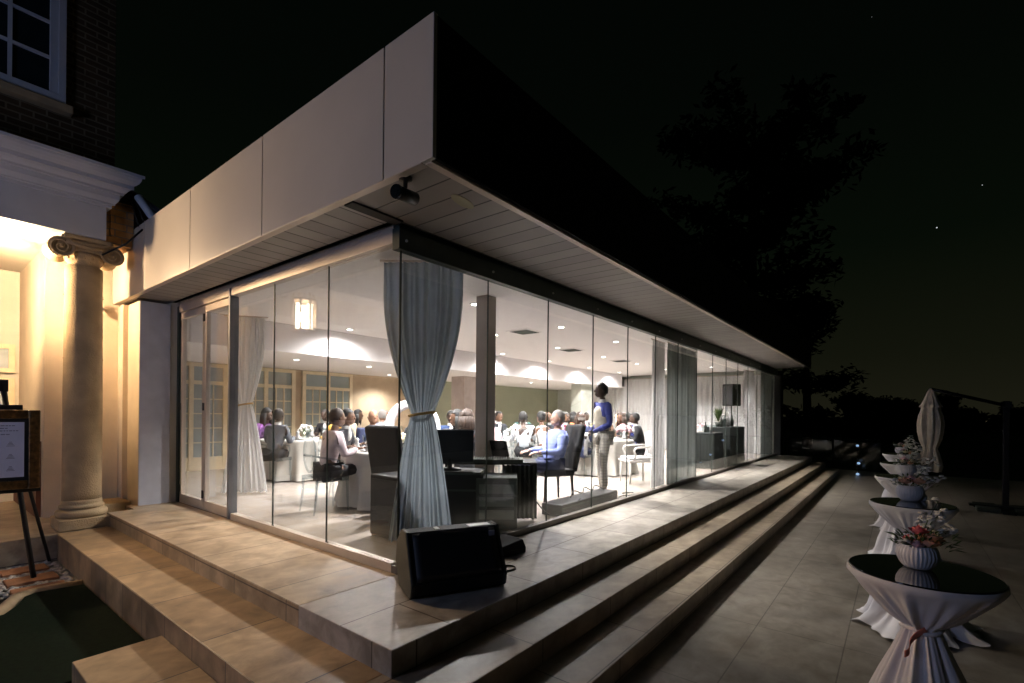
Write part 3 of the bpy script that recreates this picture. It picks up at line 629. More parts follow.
# ================================================================ PEOPLE
DG = bpy.context.evaluated_depsgraph_get
def skin_mesh(chains, rad, root, sub_=1):
    """joints dict name->(pos), chains list of name pairs"""
    pass
def skinned(verts, edges, radii, root=0, level=1):
    me = bpy.data.meshes.new('tmp'); me.from_pydata(verts, edges, [])
    o = bpy.data.objects.new('tmp', me); C.objects.link(o)
    m = o.modifiers.new('s', 'SKIN'); m.use_smooth_shade = True
    for i, r in enumerate(radii):
        sv = me.skin_vertices[0].data[i]; sv.radius = r if hasattr(r, '__len__') else (r, r); sv.use_root = (i == root)
    m2 = o.modifiers.new('u', 'SUBSURF'); m2.levels = level; m2.render_levels = level
    dg = bpy.context.evaluated_depsgraph_get(); dg.update()
    nm = bpy.data.meshes.new_from_object(o.evaluated_get(dg))
    bpy.data.objects.remove(o); bpy.data.meshes.remove(me)
    return nm
class Sk:
    def __init__(s): s.v = []; s.e = []; s.r = []; s.n = {}
    def add(s, name, p, r, to=None):
        s.n[name] = len(s.v); s.v.append(tuple(p)); s.r.append(r)
        if to: s.e.append((s.n[to], s.n[name]))
    def mesh(s, level=1): return skinned(s.v, s.e, s.r, 0, level)
def lerp(a, b, t): return tuple(a[i]+(b[i]-a[i])*t for i in range(3))
POSE = {}
def pose_seated(lean=.04, reach=.30, hz=.74, seat=.52, tw=0):
    P = dict(pelvis=(0, 0, seat), spine=(.01+lean*.3, 0, seat+.2), chest=(.02+lean, 0, seat+.40), neck=(.04+lean*1.3, 0, seat+.545), head=(.065+lean*1.5, 0, seat+.68))
    for s_, g in ((1, 'l'), (-1, 'r')):
        P['sh'+g] = (.02+lean, s_*.17, seat+.45); P['el'+g] = (.08+lean, s_*.235, seat+.20)
        P['wr'+g] = (reach+lean*.5, s_*.17, hz); P['hp'+g] = (.02, s_*.09, seat-.01)
        P['kn'+g] = (.43, s_*.12, seat+.01); P['an'+g] = (.40, s_*.12, .09); P['to'+g] = (.54, s_*.13, .035)
    return P
def pose_standing():
    P = dict(pelvis=(0, 0, .95), spine=(.01, 0, 1.12), chest=(.0, 0, 1.34), neck=(.01, 0, 1.50), head=(.035, 0, 1.655))
    for s_, g in ((1, 'l'), (-1, 'r')):
        P['sh'+g] = (-.0, s_*.185, 1.42); P['el'+g] = (-.02, s_*.245, 1.13); P['wr'+g] = (.21, s_*.06, .99)
        P['hp'+g] = (.0, s_*.095, .92); P['kn'+g] = (.035 if s_ > 0 else -.01, s_*.10, .50); P['an'+g] = (.0 if s_ > 0 else -.04, s_*.105, .09); P['to'+g] = (.14 if s_ > 0 else .10, s_*.12, .035)
    return P
def body_mesh(P, female=False, k=1.0, standing=False):
    S = Sk()
    S.add('pelvis', P['pelvis'], (.125*k, .105*k)); S.add('spine', P['spine'], (.115*k*(.85 if female else 1), .09*k), 'pelvis')
    S.add('chest', P['chest'], (.118*k, .088*k), 'spine'); S.add('nb', lerp(P['chest'], P['neck'], .72), (.052, .050), 'chest')
    S.add('neck', P['neck'], .052, 'nb'); S.add('chin', lerp(P['neck'], P['head'], .45), .056, 'neck')
    for g in 'lr':
        S.add('sh'+g, P['sh'+g], .044*k, 'chest'); S.add('ua'+g, lerp(P['sh'+g], P['el'+g], .5), .040*k, 'sh'+g); S.add('el'+g, P['el'+g], .034*k, 'ua'+g)
        S.add('wr'+g, P['wr'+g], .026, 'el'+g)
        S.add('hp'+g, P['hp'+g], .088*k, 'pelvis'); S.add('th'+g, lerp(P['hp'+g], P['kn'+g], .5), .075*k, 'hp'+g); S.add('kn'+g, P['kn'+g], .056*k, 'th'+g)
        S.add('ca'+g, lerp(P['kn'+g], P['an'+g], .35), .053*k, 'kn'+g); S.add('an'+g, P['an'+g], .036, 'ca'+g); S.add('to'+g, P['to'+g], (.034, .026), 'an'+g)
    me = S.mesh(1)
    b = MB(); b.bm.from_mesh(me)
    for f in b.bm.faces: f.smooth = True
    h = Vector(P['head'])
    b.ball(h, .1, (.98, .78, 1.18), 3); b.ball(h+Vector((.04, 0, -.055)), .062, (1, .85, .9), 2)          # skull, jaw
    b.ball(h+Vector((.103, 0, -.012)), .017, (1, .8, 1.4), 1); b.ball(h+Vector((.093, 0, -.058)), .02, (.6, 1.3, .45), 1)
    for s_ in (-1, 1): b.ball(h+Vector((-.002, s_*.08, -.005)), .022, (.8, .45, 1.3), 1)
    # hands: palm, four fingers, thumb
    for g, s_ in (('l', 1), ('r', -1)):
        wr = Vector(P['wr'+g]); d = (wr-Vector(P['el'+g])).normalized(); d.z -= .25; d.normalize()
        side = d.cross(Vector((0, 0, 1))).normalized(); dn = side.cross(d)
        pc = wr+d*.045
        mt = Matrix((( d.x, side.x, dn.x), (d.y, side.y, dn.y), (d.z, side.z, dn.z))).to_4x4()
        b.ball(pc, .042, (1.1, .95, .4), 2, mtx=mt)
        for q_, ln in enumerate((.066, .076, .07, .055)):
            o_ = side*(-.030+.02*q_); a0 = wr+d*.075+o_; a1 = a0+d*ln*.5; a2 = a1+(d*.8+dn*-.55*(1 if dn.z > 0 else -1)).normalized()*ln*.5
            b.tube([a0, a1, a2], [.0095, .009, .007], 6)
        a0 = wr+d*.03-side*s_*-.035; b.tube([a0, a0+(d*.6+side*s_*.6).normalized()*.035, a0+(d*.9+side*s_*.3).normalized()*.06], [.011, .010, .008], 6)
    b.mi = 1
    for s_ in (-1, 1): b.ball(h+Vector((.088, s_*.034, .012)), .0105, (.6, 1.1, .7), 1)
    b.mi = 0
    return b
def top_mesh(P, k=1.0, sleeve=1.0, female=False, puff=.012, strap=False):
    S = Sk(); a = puff
    S.add('pelvis', P['pelvis'], (.135*k+a, .112*k+a)); S.add('spine', P['spine'], (.13*k*(.88 if female else 1)+a, .095*k+a), 'pelvis')
    S.add('chest', P['chest'], (.15*k+a, .112*k+a), 'spine'); S.add('nb', lerp(P['chest'], P['neck'], .70), (.078, .074), 'chest')
    for g in 'lr':
        S.add('sh'+g, P['sh'+g], .066*k+a, 'chest')
        if sleeve > .1: S.add('ua'+g, lerp(P['sh'+g], P['el'+g], .5), .05*k+a, 'sh'+g)
        if sleeve > .5: S.add('el'+g, P['el'+g], .043*k+a, 'ua'+g); S.add('wr'+g, lerp(P['el'+g], P['wr'+g], .93), .030+a*.6, 'el'+g)
    b = MB(); me = S.mesh(1); b.bm.from_mesh(me)
    for f in b.bm.faces: f.smooth = True
    return b
def legs_mesh(P, k=1.0, skirt=False):
    S = Sk(); a = .012
    if skirt:
        S.add('pelvis', P['pelvis'], (.14*k+a, .12*k+a)); mid = lerp(P['knl'], P['knr'], .5); low = lerp(P['anl'], P['anr'], .5)
        S.add('m', lerp(P['pelvis'], mid, .5), (.18*k, .10), 'pelvis'); S.add('k', mid, (.17*k, .09), 'm'); S.add('b', lerp(mid, low, .75), (.18*k, .11), 'k')
    else:
        S.add('pelvis', P['pelvis'], (.132*k+a, .11*k+a))
        for g in 'lr':
            S.add('hp'+g, P['hp'+g], .092*k+a, 'pelvis'); S.add('th'+g, lerp(P['hp'+g], P['kn'+g], .5), .08*k+a, 'hp'+g); S.add('kn'+g, P['kn'+g], .062*k+a, 'th'+g)
            S.add('ca'+g, lerp(P['kn'+g], P['an'+g], .45), .058*k+a, 'kn'+g); S.add('an'+g, lerp(P['kn'+g], P['an'+g], .93), .050+a, 'ca'+g)
    b = MB(); me = S.mesh(1); b.bm.from_mesh(me)
    for f in b.bm.faces: f.smooth = True
    return b
def hair_mesh(P, style):
    h = Vector(P['head']); b = MB()
    if style in ('short', 'afro', 'bun', 'long', 'curly', 'bald'):
        rr = {'short': .107, 'afro': .118, 'bun': .111, 'long': .115, 'curly': .122, 'bald': .103}[style]
        g = bmesh.ops.create_icosphere(b.bm, subdivisions=3, radius=rr)
        lim = -.05 if style != 'bald' else -.05
        for v in list(b.bm.verts):
            v.co = Vector((v.co.x*.98-.012, v.co.y*.84, v.co.z*1.14+.012))
        def keep(c):
            if style == 'bald': return c.x < .0 and -.06 < c.z < .035
            front = c.x > .045
            if front: return c.z > .062
            if c.x > .0: return c.z > .0
            return c.z > (-.075 if style != 'short' else -.06)
        bmesh.ops.delete(b.bm, geom=[v for v in b.bm.verts if not keep(v.co)], context='VERTS')
        for v in b.bm.verts:
            j = {'curly': .012, 'afro': .006}.get(style, .002); v.co += Vector([random.uniform(-j, j) for _ in range(3)])
            v.co += h
        for f in b.bm.faces: f.smooth = True
        if style == 'bun': b.ball(h+Vector((-.095, 0, .06)), .05, sub=2, jit=.04)
        if style in ('long', 'curly'):
            for k in range(11):
                a = PI*.42+PI*1.16*k/10; x, y = math.cos(a)*.095-.01, math.sin(a)*.085
                b.tube([h+Vector((x, y, .03)), h+Vector((x*1.12, y*1.12, -.08)), h+Vector((x*1.1-.01, y*1.15, -.19)), h+Vector((x-.01, y*1.05, -.25))], [.03, .034, .03, .012], 7)
    return b
SKIN = {}
def skinmat(c):
    if c not in SKIN:
        col = {'dark': (.055, .028, .017), 'brown': (.13, .065, .038), 'tan': (.30, .16, .10), 'pale': (.52, .32, .25)}[c]
        SKIN[c] = mat('skin_'+c, col, .5, var=.08)
    return SKIN[c]
M['eye'] = mat('eye_dark', (.01, .008, .006), .2)
HAIR = {'black': mat('hair_black', (.010, .009, .008), .7), 'brown': mat('hair_brown', (.035, .018, .01), .7), 'grey': mat('hair_grey', (.28, .26, .24), .8)}
FAB = {}
def fab(c):
    if c not in FAB: FAB[c] = mat('fabric_%d' % len(FAB), c, .85, var=.22, scale=9, bump=.5, bscale=14)
    return FAB[c]
SHOE = mat('shoe_leather', (.03, .02, .015), .4)
def person(label, x, y, face, skin='dark', hair=('short', 'black'), top=(.02, .02, .03), legs=None, female=False, pose=None, sleeve=1, k=1.0, shirt=None, z=TZ, seat=.52, legm=None, fat=0, group=None):
    P = pose or pose_seated(random.uniform(.0, .09), random.uniform(.22, .34), .80, seat)
    b = body_mesh(P, female, k); t = b.build('person', [skinmat(skin), M['eye']], None, (x, y, z), face)
    tag(t, label, 'person', group)
    tm = top_mesh(P, k+fat, sleeve, female).build('dress' if (female and legs is None) else ('jacket' if shirt else 'shirt'), fab(top), t)
    lm = legs_mesh(P, k, female and legs is None)
    lm.build('skirt' if (female and legs is None) else 'trousers', legm or fab(legs or top), t)
    if shirt:   # shirt front and tie showing in the jacket opening
        c = Vector(P['chest']); b = MB(); b.ball(c+Vector((.075, 0, .03)), .06, (.8, .75, 1.7), 2); b.build('shirt', fab(shirt), t)
        b = MB(); n_ = Vector(P['neck']); b.lathe([(.062, -.035), (.060, .012)], 14, tuple(n_), capb=False, capt=False); b.build('collar', fab(shirt), t)
    if hair: hair_mesh(P, hair[0]).build('hair', HAIR[hair[1]], t)
    for g in 'lr':
        an, to = Vector(P['an'+g]), Vector(P['to'+g]); b = MB()
        b.tube([an+Vector((-.035, 0, -.04)), an+Vector((.02, 0, -.035)), to+Vector((-.02, 0, .005)), to+Vector((.05, 0, -.002))], [.036, .043, .04, .022], 8)
        b.build('shoe', SHOE, t)
    return t
def face_to(x, y, tx, ty): return math.atan2(ty-y, tx-x)

# ================================================================ HALL FURNITURE
# ---- linen round tables
def round_table(x, y, r, label, cover_label, m=None, folds=13, seed=0):
    t = thing('round_table', label, 'table', (x, y, TZ))
    b = MB(); b.lathe([(r, .715), (r, .738)], 40); b.build('tabletop', M['taupe'], t)
    for a in (0, 1, 2, 3):
        b = MB(); b.tube([(.35*math.cos(a*PI/2+.7), .35*math.sin(a*PI/2+.7), 0), (.3*math.cos(a*PI/2+.7), .3*math.sin(a*PI/2+.7), .715)], .018, 8); b.build('leg', M['bmetal'], t)
    rnd = random.Random(seed); ph = rnd.uniform(0, 6)
    def rip(a, j): return max(0, j-.0)*.0
    b = MB(); seg = folds*12; rings = []
    prof = [(0.02, .752), (r*.6, .752), (r*.97, .751), (r+.012, .742), (r+.02, .70), (r+.015, .5), (r+.02, .25), (r+.05, .02)]
    for j, (rr, z) in enumerate(prof):
        rg = []
        for k in range(seg):
            a = 2*PI*k/seg; w = max(0, (.72-z)/.72); f = .07*w*(math.sin(folds*a+ph+.8*math.sin(3*a))+.35*math.sin(folds*2.3*a))
            rg.append(b.bm.verts.new(((rr+f)*math.cos(a), (rr+f)*math.sin(a), z)))
        rings.append(rg)
    for j in range(len(rings)-1):
        for k in range(seg):
            f = b.bm.faces.new((rings[j][k], rings[j][(k+1) % seg], rings[j+1][(k+1) % seg], rings[j+1][k])); f.smooth = True
    b.bm.faces.new(rings[0])
    o = b.build('tablecloth', m or M['cloth'], None, (x, y, TZ)); tag(o, cover_label, 'tablecloth')
    return t
TOPZ = TZ+.753
def wine_glass():
    b = MB(); b.lathe([(.032, 0), (.032, .003), (.005, .008), (.004, .09), (.02, .105), (.036, .14), (.034, .185), (.030, .20)], 14, capt=False)
    return b
glass_proto = None; plate_proto = None; nap_proto = None
def setting(x, y, r, where, n=8, glasses=2, seed=0):
    global glass_proto, plate_proto, nap_proto
    rnd = random.Random(seed); a0 = rnd.uniform(0, 1)
    for k in range(n):
        a = a0+2*PI*k/n; px, py = x+(r-.2)*math.cos(a), y+(r-.2)*math.sin(a)
        if plate_proto is None:
            b = MB(); b.lathe([(.06, 0), (.12, .012), (.125, .016), (.06, .006)], 20); plate_proto = b.build('dinner_plate', M['plate'])
            o = plate_proto
        else: o = plate_proto.copy(); C.objects.link(o)
        o.location = (px, py, TOPZ+.001); tag(o, 'white dinner plate on '+where, 'plate', 'plates on '+where)
        b = MB(); b.lathe([(.035, 0), (.045, .02), (.02, .10), (.03, .13), (.004, .16)], 10, ripple=lambda q, j: .2*math.sin(3*q)) if nap_proto is None else None
        if nap_proto is None: nap_proto = b.build('folded_napkin', M['plate']); o = nap_proto
        else: b.bm.free(); o = nap_proto.copy(); C.objects.link(o)
        o.location = (px, py, TOPZ+.008); tag(o, 'white folded napkin on a plate on '+where, 'napkin', 'napkins on '+where)
        for g in range(glasses):
            aa = a+.17+g*.15; q = (x+(r-.30)*math.cos(aa), y+(r-.30)*math.sin(aa), TOPZ+.001)
            if glass_proto is None: glass_proto = wine_glass().build('wine_glass', M['tableglass']); o = glass_proto
            else: o = glass_proto.copy(); C.objects.link(o)
            o.location = q; tag(o, 'clear stemmed wine glass on '+where, 'wine glass', 'wine glasses on '+where)
def flower_ball(b, c, r, n, m_i=0, size=.035):
    b.mi = m_i
    for _ in range(n):
        v = Vector([random.gauss(0, 1) for _ in range(3)]).normalized(); v.z = abs(v.z)*.9-.15
        b.ball(Vector(c)+v*r*random.uniform(.75, 1), size*random.uniform(.7, 1.25), (1, 1, .8), 1, .12)
def centrepiece(x, y, label, m='creamf', r=.17, n=60, candles=0, h=.16):
    t = thing('flower_centrepiece', label, 'flowers', (x, y, TOPZ+.001))
    b = MB(); b.lathe([(.05, 0), (.08, .03), (.085, .09), (.06, .12)], 16); b.build('vase', M['tableglass'], t)
    b = MB(); flower_ball(b, (0, 0, h), r, n, 0); b.build('blooms', M[m], t)
    b = MB()
    for k in range(26):
        a = random.uniform(0, 2*PI); rr = random.uniform(.5, 1.15)*r; c_ = Vector((rr*math.cos(a), rr*math.sin(a), h+random.uniform(-.06, .1)))
        d = Vector((math.cos(a), math.sin(a), .4)).normalized()*.06; s_ = d.cross(Vector((0, 0, 1))).normalized()*.018
        vs = [b.bm.verts.new(p) for p in (c_-d*.5, c_+s_, c_+d, c_-s_)]; b.bm.faces.new(vs)
    b.build('foliage', M['leaf2'], t)
    return t
def candlestick(x, y, h, label):
    t = thing('candlestick', label, 'candle', (x, y, TOPZ+.001), 0, 'tall candles on the flower table')
    b = MB(); b.lathe([(.04, 0), (.04, .01), (.012, .03), (.008, h*.5), (.02, h*.55), (.012, h*.56)], 12); b.build('holder', M['tableglass'], t)
    b = MB(); b.tube([(0, 0, h*.56), (0, 0, h)], .011, 8); b.build('candle', M['candle'], t)
    b = MB(); b.ball((0, 0, h+.03), .014, (1, 1, 2.2), 2); b.build('flame', M['flame'], t)

TA = (5.10, 9.20); TB = (4.58, 5.68); TCc = (9.75, 5.25); TD = (16.9, 5.2); TE = (8.55, 6.6); TF = (6.45, 6.25); TG = (12.4, 6.6); TH_ = (10.3, 7.7); TI = (7.0, 9.0)
tabs = [(TA, .80, 'the round table before the french doors'), (TB, .78, 'the round table just inside the side glass'), (TCc, .80, 'the round table behind the waiter'),
        (TD, .75, 'the round table by the end curtains'), (TE, .80, 'the round table in the middle of the hall'), (TF, .78, 'the round table behind the black monitor'),
        (TG, .8, 'the far round table near the green wall'), (TH_, .8, 'the round table before the pink grey pillar'), (TI, .8, 'the round table before the timber wall')]
for i, ((x, y), r, w_) in enumerate(tabs):
    round_table(x, y, r, 'round banquet table hidden under linen, '+w_[4:], 'floor length stone coloured linen on '+w_, seed=i)
    setting(x, y, r, w_, 8 if i < 6 else 5, 2, i)
centrepiece(*TCc, 'large white and cream rose centrepiece behind the waiter', 'creamf', .20, 120, h=.2)
centrepiece(TCc[0]+.32, TCc[1]-.48, 'round bouquet of blush pink flowers beside the man in the dark suit', 'lightpink', .18, 100, h=.16)
for i, (dx, dy, h) in enumerate(((-.30, -.25, .42), (-.18, .30, .36), (.25, .22, .48), (.05, -.42, .46), (.30, -.05, .52))):
    candlestick(TCc[0]+dx, TCc[1]+dy, h, ['lit cream candle left of the white roses', 'lit candle at the back of the white roses', 'lit tall candle right behind the white roses', 'lit candle in front of the blush bouquet', 'tallest lit candle between roses and blush bouquet'][i])
centrepiece(*TA, 'low white flowers on the table by the french doors', 'whitef', .14, 45)
centrepiece(*TB, 'low cream and blush flowers on the table inside the side glass', 'creamf', .12, 40, h=.13)
centrepiece(*TE, 'white flowers on the middle table of the hall', 'whitef', .16, 55)
centrepiece(*TF, 'white flowers on the table behind the black monitor', 'whitef', .15, 50)
centrepiece(*TD, 'small blush flowers on the table by the end curtains', 'lightpink', .11, 35)
centrepiece(*TG, 'cream flowers on the far table near the green wall', 'creamf', .16, 50)
# ---- clear ghost chairs
def ghost_chair_parts(t):
    m = M['clearac']
    b = MB()
    def seat(u, v): return ((v-.5)*.42, (u-.5)*.44*(1-.12*(1-v)), .455-.03*math.sin(PI*u)*math.sin(PI*v))
    b.grid(seat, 8, 8); b.box(-.21, .21, -.23, -.21, .40, .46); b.box(-.21, .21, .21, .23, .40, .46); b.box(.205, .22, -.21, .21, .39, .455); b.build('seat', m, t)
    b = MB()
    pts = [(-.20-.0004*k, .185*math.sin(2*PI*k/28), .75+.235*-math.cos(2*PI*k/28)) for k in range(29)]
    b.tube(pts, .012, 6, cap=False)
    def back(u, v):
        a = 2*PI*u; return (-.205+.01*v, .18*v*math.sin(a), .75-.23*v*math.cos(a))
    b.grid(back, 28, 4); b.build('backrest', m, t)
    for sx, sy in ((1, 1), (1, -1), (-1, 1), (-1, -1)):
        b = MB(); b.tube([(sx*.20, sy*.20, .42), (sx*.205, sy*.205, .22), (sx*.235 if sx < 0 else .21, sy*.21, 0)], [.020, .017, .012], 8); b.build('leg', m, t)
    for sy in (1, -1):
        b = MB(); b.tube([(-.20, sy*.18, .72), (-.05, sy*.235, .69), (.12, sy*.24, .66), (.15, sy*.23, .58), (.10, sy*.22, .45)], .014, 8); b.build('armrest', m, t)
ghost = None
def ghost_chair(x, y, a, label):
    global ghost
    if ghost is None:
        ghost = thing('clear_chair', label, 'chair', (x, y, TZ), a, 'clear acrylic guest chairs'); ghost_chair_parts(ghost); return ghost
    return dup(ghost, (x, y, TZ), a, label)
def guest(label, x, y, tgt, chair=True, clabel=None, **kw):
    a = face_to(x, y, *tgt)
    p = person(label, x, y, a, **kw)
    if chair: ghost_chair(x-.02*math.cos(a), y-.02*math.sin(a), a, clabel or 'clear chair under the '+' '.join(label.split()[:11]))
    return p
NAVY = (.020, .028, .075); CHAR = (.022, .024, .030); BLK = (.010, .010, .012); WHT = (.75, .74, .73)
guest('woman in a purple dress by the french doors', 4.72, 10.2, TA, skin='dark', hair=('curly', 'black'), top=(.16, .05, .20), female=True)
guest('guest in a pale pink top on the clear chair nearest the side glass', 3.51, 5.80, TB, skin='brown', hair=('short', 'brown'), top=(.55, .45, .47), legs=BLK, female=True)
guest('bald man in a navy suit at the table inside the side glass', 4.85, 6.72, TB, skin='tan', hair=('bald', 'grey'), top=NAVY, shirt=(.5, .5, .6))
guest('man in black with glasses, behind the white arch side of the near table', 5.50, 6.30, TB, skin='dark', hair=('short', 'black'), top=BLK, shirt=WHT)
guest('woman in a blue dress with hair tied up, beside the corner curtain', 5.86, 6.62, TF, skin='brown', hair=('bun', 'black'), top=(.04, .06, .45), female=True, sleeve=0)
guest('man in a grey suit, white shirt and dark tie facing the glass', 5.64, 5.55, (4.6, 4.6), chair=True, skin='dark', hair=('short', 'black'), top=CHAR, shirt=WHT)
guest('long haired guest in a charcoal jacket seen from behind the monitor', 5.15, 4.88, TF, skin='brown', hair=('curly', 'brown'), top=CHAR, legs=BLK, female=True)
guest('woman in a pale pink backless dress right of the steel pillar', 6.45, 5.40, TF, skin='brown', hair=('bun', 'brown'), top=(.70, .50, .50), female=True, sleeve=0)
guest('man in a dark suit, left of a pair at the middle table', 8.95, 7.48, TE, skin='brown', hair=('short', 'black'), top=CHAR, shirt=WHT)
guest('man in a black suit, right of a pair at the middle table', 9.42, 7.02, TE, skin='dark', hair=('bald', 'grey'), top=BLK, shirt=WHT)
guest('woman in a white dress with a ponytail, in profile', 8.35, 5.72, TE, skin='brown', hair=('bun', 'black'), top=WHT, female=True, sleeve=0)
guest('man in a dark navy suit right behind the black office chair', 8.75, 5.12, TCc, skin='dark', hair=('bald', 'grey'), top=NAVY)
guest('woman in a maroon dress beyond the waiter', 10.35, 6.15, TCc, skin='brown', hair=('long', 'brown'), top=(.25, .04, .05), female=True)
guest('man in a brown jacket between the candles', 10.72, 5.58, TCc, skin='brown', hair=('short', 'black'), top=(.10, .05, .03), shirt=WHT)
guest('man in a bright blue jacket beyond the blush bouquet', 11.3, 5.2, (12.4, 6.6), skin='dark', hair=('short', 'black'), top=(.03, .05, .30), shirt=WHT)
guest('man in a black suit leaning to the table, beside the white armchair', 10.15, 4.38, TCc, skin='dark', hair=('short', 'black'), top=BLK, shirt=WHT)
guest('long haired woman in a white blouse alone by the end curtains', 17.05, 6.1, (15.0, 3.4), skin='brown', hair=('long', 'brown'), top=(.60, .66, .75), legs=BLK, female=True)
guest('man in a grey jacket at the far table near the green wall', 12.9, 7.4, TG, skin='dark', hair=('short', 'black'), top=(.08, .08, .09), shirt=WHT)
guest('woman in an orange dress at the far table near the green wall', 11.8, 7.25, TG, skin='brown', hair=('curly', 'black'), top=(.60, .18, .05), female=True)
guest('man in a tan jacket at the table before the pink grey pillar', 9.7, 8.35, TH_, skin='brown', hair=('short', 'grey'), top=(.25, .18, .12), shirt=WHT)
guest('woman in a teal dress at the table before the pink grey pillar', 10.9, 8.2, TH_, skin='dark', hair=('long', 'black'), top=(.02, .14, .14), female=True)
guest('man in a navy jacket at the table before the timber wall', 7.4, 9.75, TI, skin='tan', hair=('short', 'grey'), top=NAVY, shirt=WHT)
guest('woman in a cream dress at the table before the timber wall', 6.5, 9.7, TI, skin='brown', hair=('long', 'black'), top=(.5, .42, .30), female=True)
guest('man in a black jacket left of the low flowers by the french doors', 5.9, 9.7, TA, skin='dark', hair=('short', 'black'), top=BLK, shirt=WHT)
EX = [((5.35, 8.42), TA, 'woman in a mustard dress with her back to the glass at the french door table', 'dark', ('long', 'black'), (.45, .25, .04), True),
 ((4.25, 8.75), TA, 'man in a slate grey waistcoat beside the pale tied curtain', 'dark', ('short', 'black'), (.10, .11, .13), False),
 ((4.10, 6.45), TB, 'man in a black suit on the far left side of the near table', 'brown', ('short', 'black'), BLK, False),
 ((5.42, 5.15), TB, 'woman in a white sleeveless dress right of the near table', 'brown', ('long', 'black'), WHT, True),
 ((6.85, 6.98), TF, 'man in a mid blue suit at the back of the monitor table', 'dark', ('short', 'black'), (.05, .09, .22), False),
 ((7.28, 6.30), TF, 'man in a black dinner jacket at the right of the monitor table', 'tan', ('short', 'grey'), BLK, False),
 ((6.10, 7.05), TF, 'woman in a rust dress at the back left of the monitor table', 'brown', ('curly', 'black'), (.32, .10, .03), True),
 ((7.80, 7.0), TE, 'woman in a pale yellow dress left of the middle table', 'brown', ('long', 'brown'), (.60, .52, .28), True),
 ((7.95, 5.95), TE, 'man in a white shirt with his back turned at the middle table', 'dark', ('short', 'black'), (.60, .60, .62), False),
 ((9.30, 6.10), TE, 'man in a charcoal suit at the right of the middle table', 'brown', ('bald', 'grey'), CHAR, False),
 ((9.15, 5.9), TCc, 'woman in a lilac dress at the back left of the flower table', 'brown', ('bun', 'black'), (.40, .28, .50), True),
 ((9.75, 6.15), TCc, 'man in a burgundy jacket behind the white roses', 'dark', ('short', 'black'), (.14, .02, .03), False),
 ((10.55, 4.95), TCc, 'woman in a black dress beside the man leaning to the table', 'brown', ('long', 'brown'), BLK, True),
 ((13.0, 6.1), TG, 'woman in a white jacket at the far green wall table', 'tan', ('long', 'brown'), WHT, True),
 ((11.7, 6.2), TG, 'man in a dark blue jacket at the far green wall table', 'dark', ('short', 'black'), NAVY, False),
 ((9.55, 7.2), TH_, 'man in an olive jacket near the pink grey pillar table', 'brown', ('short', 'black'), (.09, .10, .04), False),
 ((7.7, 8.6), TI, 'woman in a red dress at the timber wall table', 'dark', ('curly', 'black'), (.40, .02, .02), True),
 ((6.35, 8.5), TI, 'man in a pale grey suit at the timber wall table', 'tan', ('short', 'grey'), (.35, .35, .37), False),
 ((16.2, 5.7), TD, 'man in a black shirt at the end curtain table', 'dark', ('short', 'black'), BLK, False)]
for (x, y), tg, lb, sk_, hr, tp, fe in EX:
    guest(lb, x, y, tg, skin=sk_, hair=hr, top=tp, female=fe, sleeve=0 if fe and random.random() < .5 else 1, shirt=None if fe or tp == (.60, .60, .62) else WHT, legs=None if fe else BLK)
# standing waiter
WP = pose_standing()
person('waiter standing in a blue shirt, cream waistcoat and pale checked trousers with a white cloth', 6.98, 3.66, face_to(6.98, 3.66, 5.2, 5.2), skin='dark', hair=('short', 'black'), top=(.022, .032, .17), legs=(.4, .37, .33), pose=WP, legm=checkmat('checked_wool', (.50, .46, .40), (.20, .19, .18), .045), k=.95)
wt = [o for o in bpy.data.objects if o.get('label', '').startswith('waiter')][0]
S = Sk(); S.add('p', (0, 0, .97), (.175, .150)); S.add('s', (.012, 0, 1.14), (.168, .145), 'p'); S.add('c', (.0, 0, 1.32), (.200, .170), 's'); S.add('t', (0, 0, 1.425), (.165, .140), 'c')
b = MB(); b.bm.from_mesh(S.mesh(1)); [setattr(f, 'smooth', True) for f in b.bm.faces]; b.build('waistcoat', fab((.42, .38, .31)), wt)
b = MB(); b.lathe([(.066, 1.46), (.062, 1.50), (.070, 1.515)], 16, (.008, 0, 0), capb=False, capt=False); b.build('collar', fab(WHT), wt)
cl = MB(); cl.grid(lambda u, v: (.27+.02*math.sin(u*9), (u-.5)*.16+.02*math.sin(v*5), .99-v*.36), 10, 10); o = cl.build('napkin', fab(WHT), wt)
so = o.modifiers.new('t', 'SOLIDIFY'); so.thickness = .006
# man in blue shirt at the keyboard desk
DP = pose_seated(-.10, .36, .74, .53)
person('heavy man in a light blue shirt sitting back in the black chair, seen from behind', 6.02, 3.98, face_to(6.02, 3.98, 4.6, 4.75), skin='pale', hair=('short', 'grey'), top=(.27, .33, .66), legs=(.03, .04, .10), pose=DP, fat=.34, k=1.08)
def high_chair(x, y, a, label):
    t = thing('black_chair', label, 'chair', (x, y, TZ), a, 'black upholstered high backed chairs')
    b = MB(); b.box(-.25, .25, -.25, .25, .38, .48, bev=.03); b.build('seat', M['blk_fab'], t)
    mt = T(-.25, 0, .44) @ Matrix.Rotation(R(-13), 4, 'Y')
    b = MB(); b.box(-.045, .045, -.24, .24, 0, .70, mtx=mt, bev=.03); b.build('backrest', M['blk_fab'], t)
    for sx, sy in ((1, 1), (1, -1), (-1, 1), (-1, -1)):
        b = MB(); b.tube([(sx*.21, sy*.21, .39), (sx*.235, sy*.22, 0)], [.024, .016], 8); b.build('leg', M['bmetal'], t)
    return t
high_chair(6.07, 4.01, face_to(6.07, 4.01, 4.7, 4.75), 'black high backed chair under the man in the blue shirt')
high_chair(3.96, 4.83, face_to(3.96, 4.83, 5.16, 5.13), 'empty black high backed chair left of the corner curtain')
